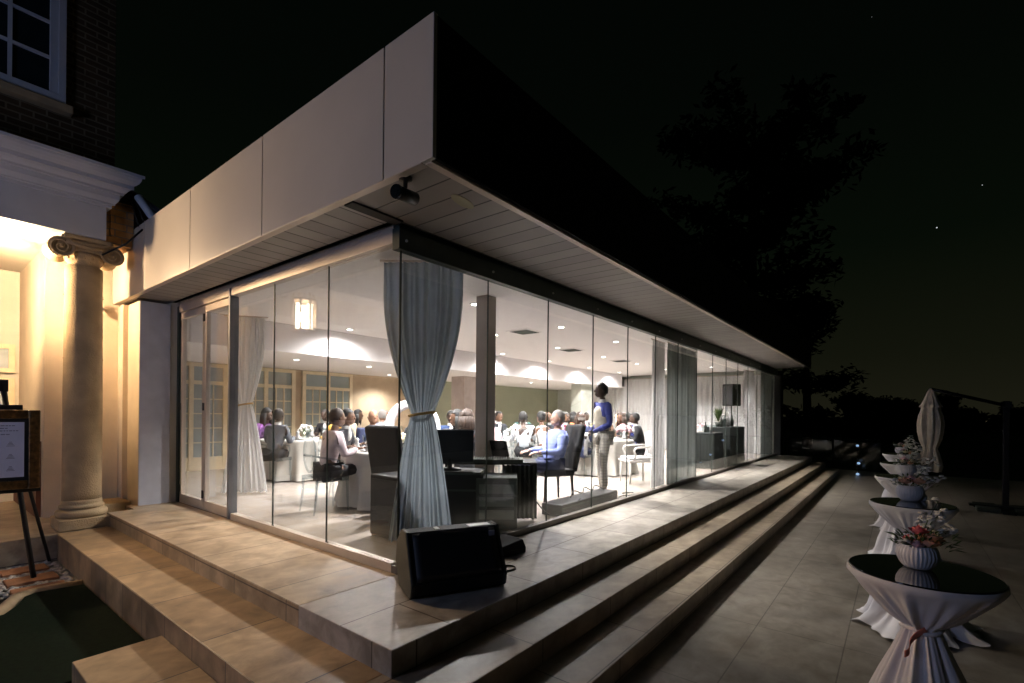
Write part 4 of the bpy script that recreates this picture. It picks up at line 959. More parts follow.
# white oval backed armchair
def arm_chair(x, y, a, label):
    t = thing('white_armchair', label, 'armchair', (x, y, TZ), a); m = M['chairwhite']
    b = MB(); b.box(-.24, .26, -.26, .26, .40, .44, bev=.01); b.build('seat_frame', m, t)
    b = MB(); b.box(-.21, .24, -.23, .23, .44, .49, bev=.02); b.build('seat', M['curtw'], t)
    b = MB(); pts = [(-.25-.10*((1-math.cos(2*PI*k/24))/2), .21*math.sin(2*PI*k/24), .75-.25*math.cos(2*PI*k/24)) for k in range(25)]
    b.tube(pts, .022, 8, cap=False); b.tube([(-.23, .17, .42), (-.26, .16, .56)], .02); b.tube([(-.23, -.17, .42), (-.26, -.16, .56)], .02); b.build('back_frame', m, t)
    b = MB(); b.grid(lambda u, v: (-.30-.05*-math.cos(2*PI*u)*v*-1, .19*v*math.sin(2*PI*u), .75-.23*v*math.cos(2*PI*u)), 24, 4); o = b.build('backrest', M['curtw'], t)
    so = o.modifiers.new('t', 'SOLIDIFY'); so.thickness = .05
    for sx, sy in ((1, 1), (1, -1), (-1, 1), (-1, -1)):
        b = MB(); b.tube([(sx*.22, sy*.22, .41), (sx*.225, sy*.225, .2), (sx*.23, sy*.23, 0)], [.026, .02, .013], 8); b.build('leg', m, t)
    for sy in (1, -1):
        b = MB(); b.tube([(-.30, sy*.20, .70), (-.10, sy*.26, .69), (.13, sy*.27, .67), (.17, sy*.26, .62), (.13, sy*.25, .54), (.16, sy*.24, .44)], [.017, .018, .022, .018, .017, .02], 8); b.build('armrest', m, t)
arm_chair(8.72, 3.86, face_to(8.9, 3.8, 7.9, 4.7), 'white oval backed armchair standing empty beside the pale curtain')

# ---- music desk area
def cab(name, label, cat, x0, x1, y0, y1, z0, z1, m, ang=0):
    t = thing(name, label, cat, ((x0+x1)/2, (y0+y1)/2, z0), ang); dx, dy, dz = (x1-x0)/2, (y1-y0)/2, z1-z0
    b = MB(); b.box(-dx, dx, -dy, dy, .02, dz, bev=.012); b.build('cabinet', m, t)
    return t, dx, dy, dz
t, dx, dy, dz = cab('subwoofer', 'large black subwoofer box left of the corner curtain inside the glass', 'speaker', 3.10, 3.66, 3.82, 4.30, TZ, 1.09, M['plast'])
b = MB(); b.box(-dx-.012, -dx-.001, -dy+.03, dy-.03, .06, dz-.04); b.build('grille', M['grille'], t)
for s_ in (-1, 1): b = MB(); b.box(-.09, .09, s_*dy-.01, s_*dy+.004, .36, .42); b.build('handle', M['bmetal'], t)
for s_ in ((-1, -1), (1, -1), (-1, 1), (1, 1)): b = MB(); b.lathe([(.02, 0), (.02, .02)], 10, (s_[0]*.25, s_[1]*.22, 0)); b.build('foot', M['bmetal'], t)
# black flight case table with monitor
t = thing('flight_case', 'black flight case carrying the wide black monitor', 'case', (3.95, 3.95, TZ), TH-PI/2)
b = MB(); b.box(-.36, .36, -.22, .22, .02, .64, bev=.008); b.build('body', M['plast'], t)
for z in (.04, .44, .62): b = MB(); b.box(-.365, .365, -.226, -.2205, z-.01, z+.01); b.build('edge_strip', M['dgrey'], t)
for sx in (-1, 1):
    for sy in (-1, 1): b = MB(); b.ball((sx*.35, sy*.21, .64), .022, sub=1); b.build('corner_cap', M['steel'], t)
t = thing('monitor', 'wide black screen seen from behind, on the flight case', 'monitor', (3.93, 3.98, TZ+.645), TH-PI/2)
b = MB(); b.box(-.29, .27, -.03, .02, .08, .44, bev=.01, mtx=Matrix.Rotation(R(-6), 4, 'X')); b.build('housing', M['plast'], t)
b = MB(); b.box(-.28, .26, .0205, .024, .09, .43, mtx=Matrix.Rotation(R(-6), 4, 'X')); b.build('screen', M['screen'], t)
b = MB(); b.lathe([(.14, 0), (.13, .012), (.03, .02), (.025, .12)], 20); b.build('stand', M['bmetal'], t)
b = MB(); b.box(-.29, .27, -.032, .018, .441, .447, mtx=Matrix.Rotation(R(-6), 4, 'X')); b.build('bezel_edge', M['steel'], t)
# grey box cabinet, desk, mixer, laptop
t, dx, dy, dz = cab('amplifier_case', 'dark grey box cabinet under the mixing desk', 'case', 4.05, 4.50, 3.32, 3.80, TZ, 1.03, M['dgrey'], TH-PI/2)
for z in (.18, .32, .46): b = MB(); b.box(-.19, .19, -dy-.006, -dy-.001, z-.05, z+.05); b.build('panel', mat('panel_grey', (.12, .14, .12), .5), t)
t = thing('desk', 'black draped desk between the grey box and the man in the blue shirt', 'desk', (4.72, 3.98, TZ), TH-PI/2)
b = MB(); b.box(-.62, .52, -.26, .26, .66, .69, bev=.005); b.build('desktop', M['plast'], t)
b = MB(); b.grid(lambda u, v: (.10+.42*u, -.27+.018*math.sin(u*48), .66-.64*v), 60, 6); b.build('skirt', M['blk_cl'], t)
for sx in (-.58, .48):
    for sy in (-.22, .22): b = MB(); b.tube([(sx, sy, .66), (sx, sy, 0)], .016); b.build('leg', M['bmetal'], t)
t = thing('mixing_desk', 'low black mixing desk on the draped desk, right of the steel pillar', 'mixer', (4.55, 3.86, TZ+.69), TH-PI/2)
b = MB(); b.prism([(-.36, 0), (.36, 0), (.36, .045), (-.36, .045)], -.17, .17); b.build('body', M['dgrey'], t)
b = MB()
for i in range(22):
    for j in range(4): b.tube([(-.32+.03*i, -.12+.07*j, .045), (-.32+.03*i, -.12+.07*j, .062)], .006, 6)
b.build('knobs', M['steel'], t)
t = thing('laptop', 'open black laptop facing the man in the blue shirt', 'laptop', (4.95, 4.0, TZ+.69), face_to(4.9, 4.0, 6.0, 3.98)-PI/2+PI)
b = MB(); b.box(-.18, .18, -.12, .12, .0, .018, bev=.003); b.build('base', M['bmetal'], t)
b = MB(); b.box(-.18, .18, -.006, .006, 0, .24, mtx=T(0, .12, .018) @ Matrix.Rotation(R(-18), 4, 'X')); b.build('lid', M['bmetal'], t)
# long low black case and cables along the glass
t = thing('low_case', 'long low black case on the floor along the front glass', 'case', (5.95, 3.42, TZ), .02)
b = MB(); b.box(-.80, .80, -.15, .15, 0, .15, bev=.012); b.build('body', M['grille'], t)
b = MB(); b.box(-.80, .80, -.154, -.1505, .10, .11); b.build('edge_strip', M['dgrey'], t)
def cable(label, pts, r=.006, name='cable'):
    # smooth the polyline
    P_ = [Vector(p) for p in pts]
    for _ in range(3):
        Q = [P_[0]]
        for a, c_ in zip(P_, P_[1:]): Q += [a.lerp(c_, .25), a.lerp(c_, .75)]
        P_ = Q+[P_[-1]]
    b = MB(); b.tube(P_, r, 6); tag(b.build(name, M['bmetal']), label, 'cable')
cable('black cable looped on top of the long low case', [(5.6, 3.40, TZ+.18), (5.75, 3.45, TZ+.26), (5.9, 3.38, TZ+.18), (6.05, 3.47, TZ+.28), (6.2, 3.4, TZ+.18), (6.35, 3.46, TZ+.27), (6.5, 3.38, TZ+.18)], .009)
cable('thin cables hanging between the grey box and the low case', [(4.62, 3.45, 1.0), (4.75, 3.38, .7), (5.0, 3.32, TZ+.02), (5.3, 3.30, TZ+.02), (5.6, 3.25, TZ+.18)], .007)
cable('cables trailing on the hall floor near the waiter', [(6.8, 3.3, TZ+.008), (7.1, 3.42, TZ+.008), (7.3, 3.28, TZ+.008), (7.6, 3.4, TZ+.008), (7.35, 3.5, TZ+.008)], .008)

# ---- far end: draped bar tables, bottles, speaker on stand
def draped(x, y, hx, hy, h, label, ang=0):
    t = thing('draped_table', label, 'table', (x, y, TZ), ang, 'black draped service tables')
    b = MB(); b.box(-hx+.02, hx-.02, -hy+.02, hy-.02, h-.03, h-.004); b.build('tabletop', M['taupe'], t)
    b = MB(); N = 160
    def ring(z, amp, e_):
        rg = []
        for k in range(N):
            a = 2*PI*k/N; c_, s_ = math.cos(a), math.sin(a); m_ = max(abs(c_)/(hx), abs(s_)/(hy)); x_, y_ = c_/m_, s_/m_
            f = 1+amp*math.sin(a*34); rg.append(b.bm.verts.new((x_*f*e_, y_*f*e_, z)))
        return rg
    rs = [ring(h, 0, 1.0), ring(h-.03, .003, 1.01), ring(h*.5, .02, 1.02), ring(.01, .035, 1.06)]
    for j in range(3):
        for k in range(N): f = b.bm.faces.new((rs[j][k], rs[j][(k+1) % N], rs[j+1][(k+1) % N], rs[j+1][k])); f.smooth = True
    b.bm.faces.new(rs[0]); b.build('drape', M['blk_cl'], t)
draped(12.4, 3.68, .34, .28, .86, 'smaller black draped table next to the end of the hall')
draped(13.75, 3.60, .72, .30, .98, 'taller black draped bar table carrying bottles near the loudspeaker')
bott = None
for i, (x, y, h, z) in enumerate([(12.2, 3.6, .20, .86), (12.35, 3.7, .26, .86), (12.52, 3.62, .22, .86), (13.2, 3.5, .30, .98), (13.4, 3.62, .26, .98), (13.6, 3.5, .34, .98), (13.8, 3.64, .30, .98), (14.0, 3.5, .30, .98), (14.2, 3.6, .26, .98)]):
    b = MB(); b.lathe([(.036, 0), (.038, h*.55), (.014, h*.75), (.012, h)], 12)
    tag(b.build('bottle', [M['tableglass'], M['dgrey'], M['steel']][i % 3], None, (x, y, TZ+z+.001)), ['clear', 'dark', 'silver'][i % 3]+' bottle on the '+('smaller' if z < .9 else 'taller')+' black draped table', 'bottle', ['clear', 'dark', 'silver'][i % 3]+' bottles on the '+('smaller' if z < .9 else 'taller')+' black table')
t = thing('ice_bucket', 'silver ice bucket with pale flowers on the taller black table', 'bucket', (13.95, 3.72, TZ+.981))
b = MB(); b.lathe([(.09, 0), (.12, .2), (.125, .21)], 20); b.build('bucket', M['steel'], t)
b = MB(); flower_ball(b, (0, 0, .3), .14, 40, 0, .035); b.build('blooms', M['whitef'], t)
t = thing('tall_grass_arrangement', 'dark leafy arrangement in a pot on the taller black table', 'plant', (13.5, 3.72, TZ+.981))
b = MB(); b.lathe([(.06, 0), (.09, .12)], 16); b.build('pot', M['dgrey'], t)
b = MB()
for k in range(90):
    a = random.uniform(0, 2*PI); l_ = random.uniform(.2, .42); s_ = random.uniform(.05, .2)
    p0 = Vector((0, 0, .12)); p2 = Vector((s_*math.cos(a), s_*math.sin(a), .12+l_)); w_ = Vector((-math.sin(a), math.cos(a), 0))*.012
    p1 = p0.lerp(p2, .6)+Vector((0, 0, .04)); vs = [b.bm.verts.new(q) for q in (p0, p1-w_, p2, p1+w_)]; b.bm.faces.new(vs)
b.build('leaves', M['leaf2'], t)
t = thing('loudspeaker', 'black loudspeaker high on a stand at the far end of the hall', 'speaker', (14.9, 3.75, TZ+1.55), face_to(14.9, 3.7, 9, 6.5))
b = MB(); b.box(-.17, .17, -.18, .18, 0, .62, bev=.02); b.build('cabinet', M['plast'], t)
b = MB(); b.box(.1705, .178, -.16, .16, .03, .59); b.build('grille', M['grille'], t)
t = thing('speaker_stand', 'black tripod stand under the far loudspeaker', 'stand', (14.9, 3.75, TZ))
b = MB(); b.tube([(0, 0, .12), (0, 0, 1.55)], .018); b.build('pole', M['bmetal'], t)
for k in range(3): a = 2*PI*k/3; b = MB(); b.tube([(0, 0, .5), (.42*math.cos(a), .42*math.sin(a), .01)], .012); b.build('leg', M['bmetal'], t)
# white arch behind the tables
t = thing('white_arch', 'white curved arch standing behind the near table, left of the corner curtain', 'arch', (5.88, 6.92, TZ), TH-PI/2)
b = MB(); pts = [(-.42, 0, 0), (-.42, 0, .6)]+[(-.42*math.cos(PI*k/16), 0, 1.02+.42*math.sin(PI*k/16)) for k in range(17)]+[(.42, 0, .6), (.42, 0, 0)]
for k in range(len(pts)-1):
    pass
b.tube(pts, [.085]*len(pts), 10); b.build('arch_frame', M['plate'], t)
b = MB(); b.box(-.56, -.28, -.2, .2, 0, .05); b.box(.28, .56, -.2, .2, 0, .05); b.build('foot_plate', M['plate'], t)

# ================================================================ OUTSIDE OBJECTS
# stage monitor wedge
t = thing('stage_monitor', 'black wedge stage monitor on the terrace corner outside the glass', 'speaker', (2.585, 2.56, TZ), math.atan2(2.34-2.66, 2.87-2.22))
hw = .36
sidep = [(-.05, 0), (.17, .0), (.235, .12), (.14, .40), (.06, .435), (-.19, .20), (-.19, .10)]
# profile in local y (towards viewer is -y) / z
side2 = [(-.055, .0), (.23, .0), (.32, .10), (.31, .24), (.14, .435), (.06, .435), (-.075, .06)]
b = MB()
def wedge(b, x0, x1, s_, grow=0):
    cy = sum(p[0] for p in s_)/len(s_); cz = sum(p[1] for p in s_)/len(s_)
    A = [b.bm.verts.new((x0, cy+(y-cy)*(1+grow), max(0, cz+(z-cz)*(1+grow)))) for y, z in s_]; B = [b.bm.verts.new((x1, cy+(y-cy)*(1+grow), max(0, cz+(z-cz)*(1+grow)))) for y, z in s_]
    b.bm.faces.new(A); b.bm.faces.new(B[::-1]); n = len(s_)
    for i in range(n): b.bm.faces.new((A[i], B[i], B[(i+1) % n], A[(i+1) % n]))
wp = [(-.10, .0), (.20, .0), (.30, .16), (.27, .32), (.13, .43), (.0, .43), (-.17, .11), (-.15, .03)]
wedge(b, -hw+.03, hw-.03, wp); bv = b.build('cabinet', M['plast'], t)
for s_ in (-1, 1):
    b = MB(); wedge(b, s_*hw, s_*(hw-.03), wp, .03); o = b.build('side_panel', M['side'], t)
    bm_ = o.modifiers.new('b', 'BEVEL'); bm_.width = .012; bm_.segments = 2
b = MB(); A_ = Vector((0, .0, .43)); B_ = Vector((0, -.17, .11)); nrm = Vector((0, -.32, .17)).normalized()
def gq(u, v): p = A_.lerp(B_, .04+.92*v)+nrm*.012; return (-hw+.045+(2*hw-.09)*u, p.y, p.z)
b.grid(gq, 12, 8); o = b.build('grille', M['grille'], t); so = o.modifiers.new('t', 'SOLIDIFY'); so.thickness = .006
b = MB(); p = A_.lerp(B_, .18)+nrm*.016
b.box(hw-.10, hw-.055, p.y-.004, p.y+.004, p.z-.022, p.z+.022, mtx=None); b.build('badge', mat('badge_blue', (.10, .13, .22), .4), t)
b = MB(); b.box(-.13, -.10, .03, .10, .4305, .435); b.box(.13, .30, .02, .09, .4305, .433); b.build('top_fitting', M['steel'], t)
# small box beside it
t = thing('small_floor_monitor', 'small black sloped box on the terrace behind the stage monitor', 'speaker', (3.52, 2.86, TZ), math.atan2(-.32, .65)+.25)
b = MB(); b.prism([(-.17, 0), (.17, 0), (.17, .05), (.13, .13), (-.17, .085)], -.14, .14); o = b.build('cabinet', M['plast'], t); bm_ = o.modifiers.new('b', 'BEVEL'); bm_.width = .01; bm_.segments = 2
b = MB(); b.box(-.15, .15, -.146, -.1405, .012, .045); b.build('front_slot', M['grille'], t)
cable('black cable loop on the terrace right of the stage monitor', [(2.95, 2.70, TZ+.10), (3.12, 2.62, TZ+.01), (3.25, 2.55, TZ+.008), (3.22, 2.45, TZ+.008), (3.08, 2.47, TZ+.008), (3.10, 2.60, TZ+.02), (3.30, 2.78, TZ+.008), (3.42, 2.84, TZ+.03)], .007)
# security cameras
def seccam(label, x, y, z, yaw, col, s=1.0, pitch=.25):
    t = thing('security_camera', label, 'camera', (x, y, z), yaw)
    b = MB(); b.lathe([(.035*s, 0), (.035*s, -.012*s), (.012*s, -.02*s), (.010*s, -.07*s)], 16); b.build('mount', M['bmetal'] if col == 'dark' else M['white'], t)
    mt = T(0, 0, -.09*s) @ Matrix.Rotation(pitch, 4, 'Y')
    b = MB(); b.tube([mt @ Vector((-.075*s, 0, 0)), mt @ Vector((.065*s, 0, 0))], .033*s, 20); b.build('housing', M['bmetal'] if col == 'dark' else M['white'], t)
    b = MB(); b.tube([mt @ Vector((.0655*s, 0, 0)), mt @ Vector((.075*s, 0, 0))], [.037*s, .033*s], 20); b.tube([mt @ Vector((.0755*s, 0, 0)), mt @ Vector((.078*s, 0, 0))], .02*s, 14); b.build('lens', M['screen'], t)
seccam('steel bullet security camera under the soffit corner', 2.02, 2.46, FZ0+.01, R(190), 'dark', 1.25, .12)
seccam('small white security camera on the left wall beside the column', 1.80, 8.82, 3.22, R(215), 'light', .9)
b = MB(); b.lathe([(.055, 0), (.055, -.004)], 24); o = b.build('soffit_cover', mat('yellowed_cover', (.36, .34, .22), .6), None, (2.50, 2.42, FZ0+.011)); o.scale = (2.3, .9, 1); o.rotation_euler = (0, 0, .2); tag(o, 'yellowed oval cover plate on the soffit right of the steel camera', 'cover plate')
# easel with framed seating list
t = thing('easel', 'black display easel standing in the pebbles at the left', 'easel', (.66, 6.90, 0), -.05)
for sx in (-1, 1):
    b = MB(); b.tube([(sx*.03, .05, 1.98), (sx*.26, -.02, .0)], .022, 4); b.build('leg', M['easel'], t)
b = MB(); b.tube([(0.02, .08, 1.95), (.44, .62, .0)], .02, 4); b.build('rear_leg', M['easel'], t)
b = MB(); b.box(-.07, .07, .03, .075, 1.90, 2.02, bev=.006); b.build('head_block', M['easel'], t)
b = MB(); b.box(-.17, .17, .0, .03, 1.72, 1.77); b.build('cross_bar', M['easel'], t)
b = MB(); b.box(-.30, .30, -.06, .04, .90, .935, bev=.004); b.build('ledge', M['easel'], t)
t = thing('framed_sign', 'gilt framed printed list resting on the black easel', 'sign', (.645, 6.80, .94), -.10)
w2, hh = .30, .78; mt = Matrix.Rotation(R(-3), 4, 'X')
b = MB(); b.box(-w2, -w2+.085, -.02, .03, 0, hh, mtx=mt, bev=.01); b.box(w2-.085, w2, -.02, .03, 0, hh, mtx=mt, bev=.01); b.box(-w2+.086, w2-.086, -.019, .029, 0, .085, mtx=mt, bev=.01); b.box(-w2+.086, w2-.086, -.019, .029, hh-.085, hh, mtx=mt, bev=.01); b.build('frame', M['frame'], t)
b = MB(); b.box(-w2+.08, w2-.08, .0, .012, .08, hh-.08, mtx=mt); b.build('mount', M['easel'], t)
b = MB(); b.box(-w2+.115, w2-.115, -.006, -.001, .12, hh-.12, mtx=mt); b.build('sheet', M['paper'], t)
b = MB()
for z, xs_ in ((.625, (-.12, .10)), (.600, (-.06, .06)), (.575, (-.10, .13)), (.54, (-.03, .08))):
    x = xs_[0]
    while x < xs_[1]: w_ = random.uniform(.012, .03); b.box(x, x+w_, -.0085, -.0065, z-.004, z+.004, mtx=mt); x += w_+.006
for cx_ in (-.09, .09):
    for z in (.45, .33, .21):
        b.box(cx_-.03, cx_+.03, -.0085, -.0065, z-.026, z-.022, mtx=mt)
        for q_ in range(3): b.box(cx_-.022+.006*q_, cx_+.022-.006*q_, -.0085, -.0065, z-.014+.013*q_, z-.009+.013*q_, mtx=mt)
b.build('print', M['ink'], t)

# ---- cocktail tables
def cocktail(x, y, seed, label, spill):
    t = thing('cocktail_table', label, 'table', (x, y, 0), 0, 'cocktail tables along the patio')
    H = 1.012; r = .288
    b = MB(); b.lathe([(r-.004, H-.010), (r-.002, H-.003), (r-.006, H)], 64); b.build('glass_top', M['blacktop'], t)
    b = MB(); b.lathe([(r-.02, H-.035), (r-.02, H-.011)], 32); b.tube([(0, 0, .02), (0, 0, H-.03)], .03, 12); b.lathe([(.25, .0), (.25, .012), (.05, .03)], 24); b.build('pedestal', M['bmetal'], t)
    rnd = random.Random(seed); ph = [rnd.uniform(0, 6.28) for _ in range(8)]
    prof = [(r-.012, H-.036), (r+.002, H-.034), (r+.006, H-.022), (r+.005, H-.008), (r+.002, H-.008)]
    cu = [(r+.006, H-.03), (r-.01, H-.05), (.24, .92), (.18, .86), (.12, .80), (.075, .765), (.062, .745), (.070, .72), (.105, .62), (.15, .50), (.195, .36), (.235, .22), (.255, .10), (.28, .035), (.32, .012)]
    b = MB(); N = 240; rings = []
    allp = [(r+.001, H-.006), (r+.005, H-.012)]+cu
    for j, (rr, z) in enumerate(allp):
        rg = []
        for k in range(N):
            a = 2*PI*k/N
            if z > .745:
                w_ = min(1, (H-.03-z)/.2) if z < H-.03 else 0
                f = w_*(.10*math.sin(9*a+ph[0])+.09*math.sin(16*a+ph[1])+.05*math.sin(29*a+ph[2])); zz = z
            else:
                s_ = (.745-z)/.745
                f = (.10+.10*s_)*(math.sin(9*a+ph[0]+.6*s_))*.9+.08*math.sin(15*a+ph[3])+.04*math.sin(27*a+ph[2])
                zz = z
                if z < .2:
                    sp_ = spill*max(0, math.cos(a-PI*.95))**3+spill*.6*max(0, math.cos(a-ph[5]))**4
                    q_ = (.2-z)/.2; rr2 = rr+sp_*q_*q_*.20+.015*q_*math.sin(13*a+ph[6])
                    zz = max(.006, z+.012*q_*math.sin(19*a+ph[7])+.02*q_*abs(math.sin(6*a))); f *= rr/rr2; rg.append(b.bm.verts.new((rr2*(1+f)*math.cos(a), rr2*(1+f)*math.sin(a), zz))); continue
            rg.append(b.bm.verts.new((rr*(1+f)*math.cos(a), rr*(1+f)*math.sin(a), zz)))
        rings.append(rg)
    for j in range(len(rings)-1):
        for k in range(N): f = b.bm.faces.new((rings[j][k], rings[j][(k+1) % N], rings[j+1][(k+1) % N], rings[j+1][k])); f.smooth = True
    o = b.build('stretch_cover', M['whitecl'], t)
    b = MB(); pts = [(.075*math.cos(2*PI*k/20), .075*math.sin(2*PI*k/20), .748+.006*math.sin(k)) for k in range(21)]; b.tube(pts, .010, 6, cap=False)
    b.build('waist_tie', M['whitecl'], t)
    if seed == 1:
        b = MB(); b.grid(lambda u, v: (-.075-.10*u, -.02+.02*math.sin(u*5)+.10*u, .755-.10*u+.03*v-.02*math.sin(u*3)), 8, 3); o = b.build('ribbon', M['ribbon'], t); so = o.modifiers.new('t', 'SOLIDIFY'); so.thickness = .003
    return t
def bowl(x, y, z, seed, label, blooms, s=1.0):
    t = thing('flower_bowl', label, 'flower arrangement', (x, y, z), R(-51.7)+.25*math.sin(seed*2), 'ribbed bowls of flowers on the cocktail tables')
    b = MB(); rip = lambda a, j: .022*math.cos(30*a)*math.sin(PI*min(1, j*1.05))
    b.lathe([(.045*s, 0), (.058*s, .004*s), (.075*s, .025*s), (.088*s, .055*s), (.090*s, .075*s), (.084*s, .10*s), (.074*s, .115*s), (.078*s, .122*s), (.072*s, .122*s), (.068*s, .11*s)], 180, ripple=rip, capt=False); b.build('bowl', M['ceramic'], t)
    rnd = random.Random(seed); b = MB(); b.lathe([(.068*s, .105*s), (.01, .115*s)], 16); b.build('moss', M['leaf2'], t)
    def rose(c, r, m):
        b = MB()
        for k in range(16):
            a = k*2.4; q_ = k/16; rr = r*(.25+.75*q_); tilt = .25+.8*q_
            cx_, cy_ = math.cos(a), math.sin(a)
            def pet(u, v, a=a, rr=rr, tilt=tilt, cx_=cx_, cy_=cy_):
                w_ = (u-.5)*1.5; aa = a+w_; ro = rr*(.25+.75*math.sin(v*PI/2)*tilt); zz = r*(1.1-.5*q_)*v**.8*(1-.25*(2*u-1)**2)
                return (c[0]+ro*math.cos(aa), c[1]+ro*math.sin(aa), c[2]+zz)
            b.grid(pet, 4, 4)
        return b
    i = 0
    for m_, px, py, pz, rr in blooms:
        if m_ in ('rose', 'pinkf', 'lightpink', 'creamf'): rose((px*s, py*s, pz*s), rr*s, m_).build('bloom', M[m_], t)
    # white sprigs of small florets, each a part
    for q_, (ax, ay, az, n_) in enumerate(((.75, -.1, 1.0, 10), (1.0, -.1, .36, 16), (.8, .5, .6, 8), (-.9, -.1, .25, 4), (.95, .1, 1.35, 5))):
        b = MB(); L = (.25 if q_ < 3 else (.13 if q_ == 3 else .28))*s; p0 = Vector((0, 0, .11*s)); d = Vector((ax, ay, az)).normalized(); p1 = p0+d*L*.5+Vector((0, 0, .02)); p2 = p0+d*L
        b.mi = 1; b.tube([p0, p1, p2], [.0025, .002, .001], 5)
        for k in range(n_):
            u = rnd.uniform(.35, 1.02); base = p0.lerp(p1, u*2) if u < .5 else p1.lerp(p2, (u-.5)*2); c_ = base+Vector([rnd.uniform(-.026, .026)*s for _ in range(3)])
            b.mi = 1; b.tube([base, c_], .0012, 4, cap=False); b.mi = 0
            for w_ in range(5):
                a = w_*2*PI/5; b.ball(c_+Vector((math.cos(a)*.0075, math.sin(a)*.0075, rnd.uniform(-.003, .003))), .0105*s, (1, 1, .7), 1)
        b.build('white_sprig', [M['whitef'], M['leaf2']], t)
    b = MB()
    for k in range(110):
        a = rnd.uniform(0, 2*PI); rr = rnd.uniform(.03, .14)*s*(1.3 if math.cos(a) > 0 else .85); c_ = Vector((rr*math.cos(a), rr*math.sin(a), .11*s+rnd.uniform(0, .075)*s)); d = Vector((math.cos(a), math.sin(a), rnd.uniform(-.2, 1.1))).normalized()*rnd.uniform(.018, .036)
        s_ = d.cross(Vector((0, 0, 1))).normalized()*.007; n2 = Vector((0, 0, .004)); vs = [b.bm.verts.new(p) for p in (c_-d*.5, c_+s_+n2, c_+d, c_-s_+n2)]; b.bm.faces.new(vs)
    b.build('leaves', M['leaf2'], t)
    return t
BL1 = [('rose', -.015, -.07, .125, .050), ('rose', .045, -.045, .135, .050), ('pinkf', -.01, -.01, .175, .048), ('rose', .05, .03, .13, .04), ('pinkf', -.06, .0, .14, .036), ('lightpink', -.065, -.045, .12, .036)]
BL2 = [('rose', -.05, -.03, .135, .052), ('rose', .035, -.045, .135, .052), ('lightpink', .02, .03, .15, .045), ('creamf', -.03, .04, .15, .04)]
BL3 = [('creamf', -.04, -.02, .14, .045), ('creamf', .04, -.02, .14, .045), ('lightpink', 0, .03, .16, .045), ('rose', .0, -.06, .13, .035)]
cts = [(3.02, -.10, 'nearest cocktail table with white gathered cover and coral ribbon', .8), (5.34, -.10, 'second cocktail table from the camera, white cover spilling on the tiles', 1.3), (7.60, -.07, 'third cocktail table from the camera, middle of the row', .8), (9.80, -.07, 'fourth cocktail table from the camera', .6), (12.2, -.05, 'farthest cocktail table of the row', .6)]
for i, (x, y, lb, sp_) in enumerate(cts):
    cocktail(x, y, i+1, lb, sp_)
bw = [(3.07, -.085, BL1, 'ribbed white bowl with coral and peach blooms on the nearest cocktail table', .92), (5.47, -.09, BL2, 'ribbed white bowl with two peach roses on the second cocktail table', 1.1), (7.68, -.08, BL3, 'ribbed white bowl of cream flowers on the third cocktail table', 1.15), (9.92, -.10, BL3, 'white bowl of pale flowers on the fourth cocktail table', 1.1), (12.2, -.05, BL3, 'white bowl of flowers on the farthest cocktail table', 1.1)]
for i, (x, y, bl, lb, s_) in enumerate(bw): bowl(x, y, 1.013, i+1, lb, bl, s_)
t = thing('votive_holder', 'small round white votive holder beside the second flower bowl', 'candle holder', (5.50, -.17, 1.013))
b = MB(); b.lathe([(.02, 0), (.036, .02), (.036, .045), (.026, .062)], 20); b.build('cup', M['ceramic'], t)
b = MB(); b.tube([(0, 0, .02), (0, 0, .055)], .018, 10); b.build('candle', M['candle'], t)

# ---- cantilever umbrella, folded
UX, UY = 12.9, -1.58
t = thing('cantilever_umbrella', 'folded beige cantilever umbrella on a dark post beside the patio', 'umbrella', (UX, UY, 0))
b = MB(); b.box(-.045, .045, -.045, .045, .08, 2.05, bev=.008); b.build('post', M['bmetal'], t)
b = MB(); b.box(-.50, .50, -.09, .09, 0, .05); b.box(-.09, .09, -.50, .50, .0505, .09); b.build('cross_base', M['bmetal'], t)
for (qx, qy) in ((-.42, -.42), (.1, .1), (-.42, .1), (.1, -.42)): b = MB(); b.box(qx, qx+.32, qy, qy+.32, 0, .075, bev=.01); b.build('base_slab', M['dgrey'], t)
HX, HY = 12.29-UX, -0.48-UY
b = MB(); b.tube([(0, -.05, 1.95), (HX*.5, HY*.5, 2.12), (HX, HY, 2.27)], .032, 8); b.build('arm', M['bmetal'], t)
b = MB(); b.box(-.07, .07, -.07, .07, 1.90, 2.04, bev=.01); b.build('crank_box', M['bmetal'], t)
b = MB(); b.tube([(HX, HY, 2.27), (HX, HY, 1.0)], .018, 8); b.build('centre_pole', M['bmetal'], t)
b = MB(); prof = [(.02, 2.28), (.06, 2.2), (.12, 2.02), (.165, 1.93), (.13, 1.92), (.135, 1.86), (.165, 1.76), (.18, 1.62), (.17, 1.45), (.145, 1.3), (.115, 1.2), (.095, 1.14), (.12, 1.05), (.15, .92), (.17, .80), (.15, .70)]
b.lathe(prof, 160, (HX, HY, 0), ripple=lambda a, j: (.07+.10*min(1, j*1.5))*math.sin(8*a+j*2.5)+.06*math.sin(13*a+1+j), capb=False, capt=False); b.build('canopy', M['umb'], t)
b = MB(); b.tube([(HX+.098*math.cos(2*PI*k/16), HY+.098*math.sin(2*PI*k/16), 1.09) for k in range(17)], .010, 6, cap=False); b.build('strap', M['umb'], t)

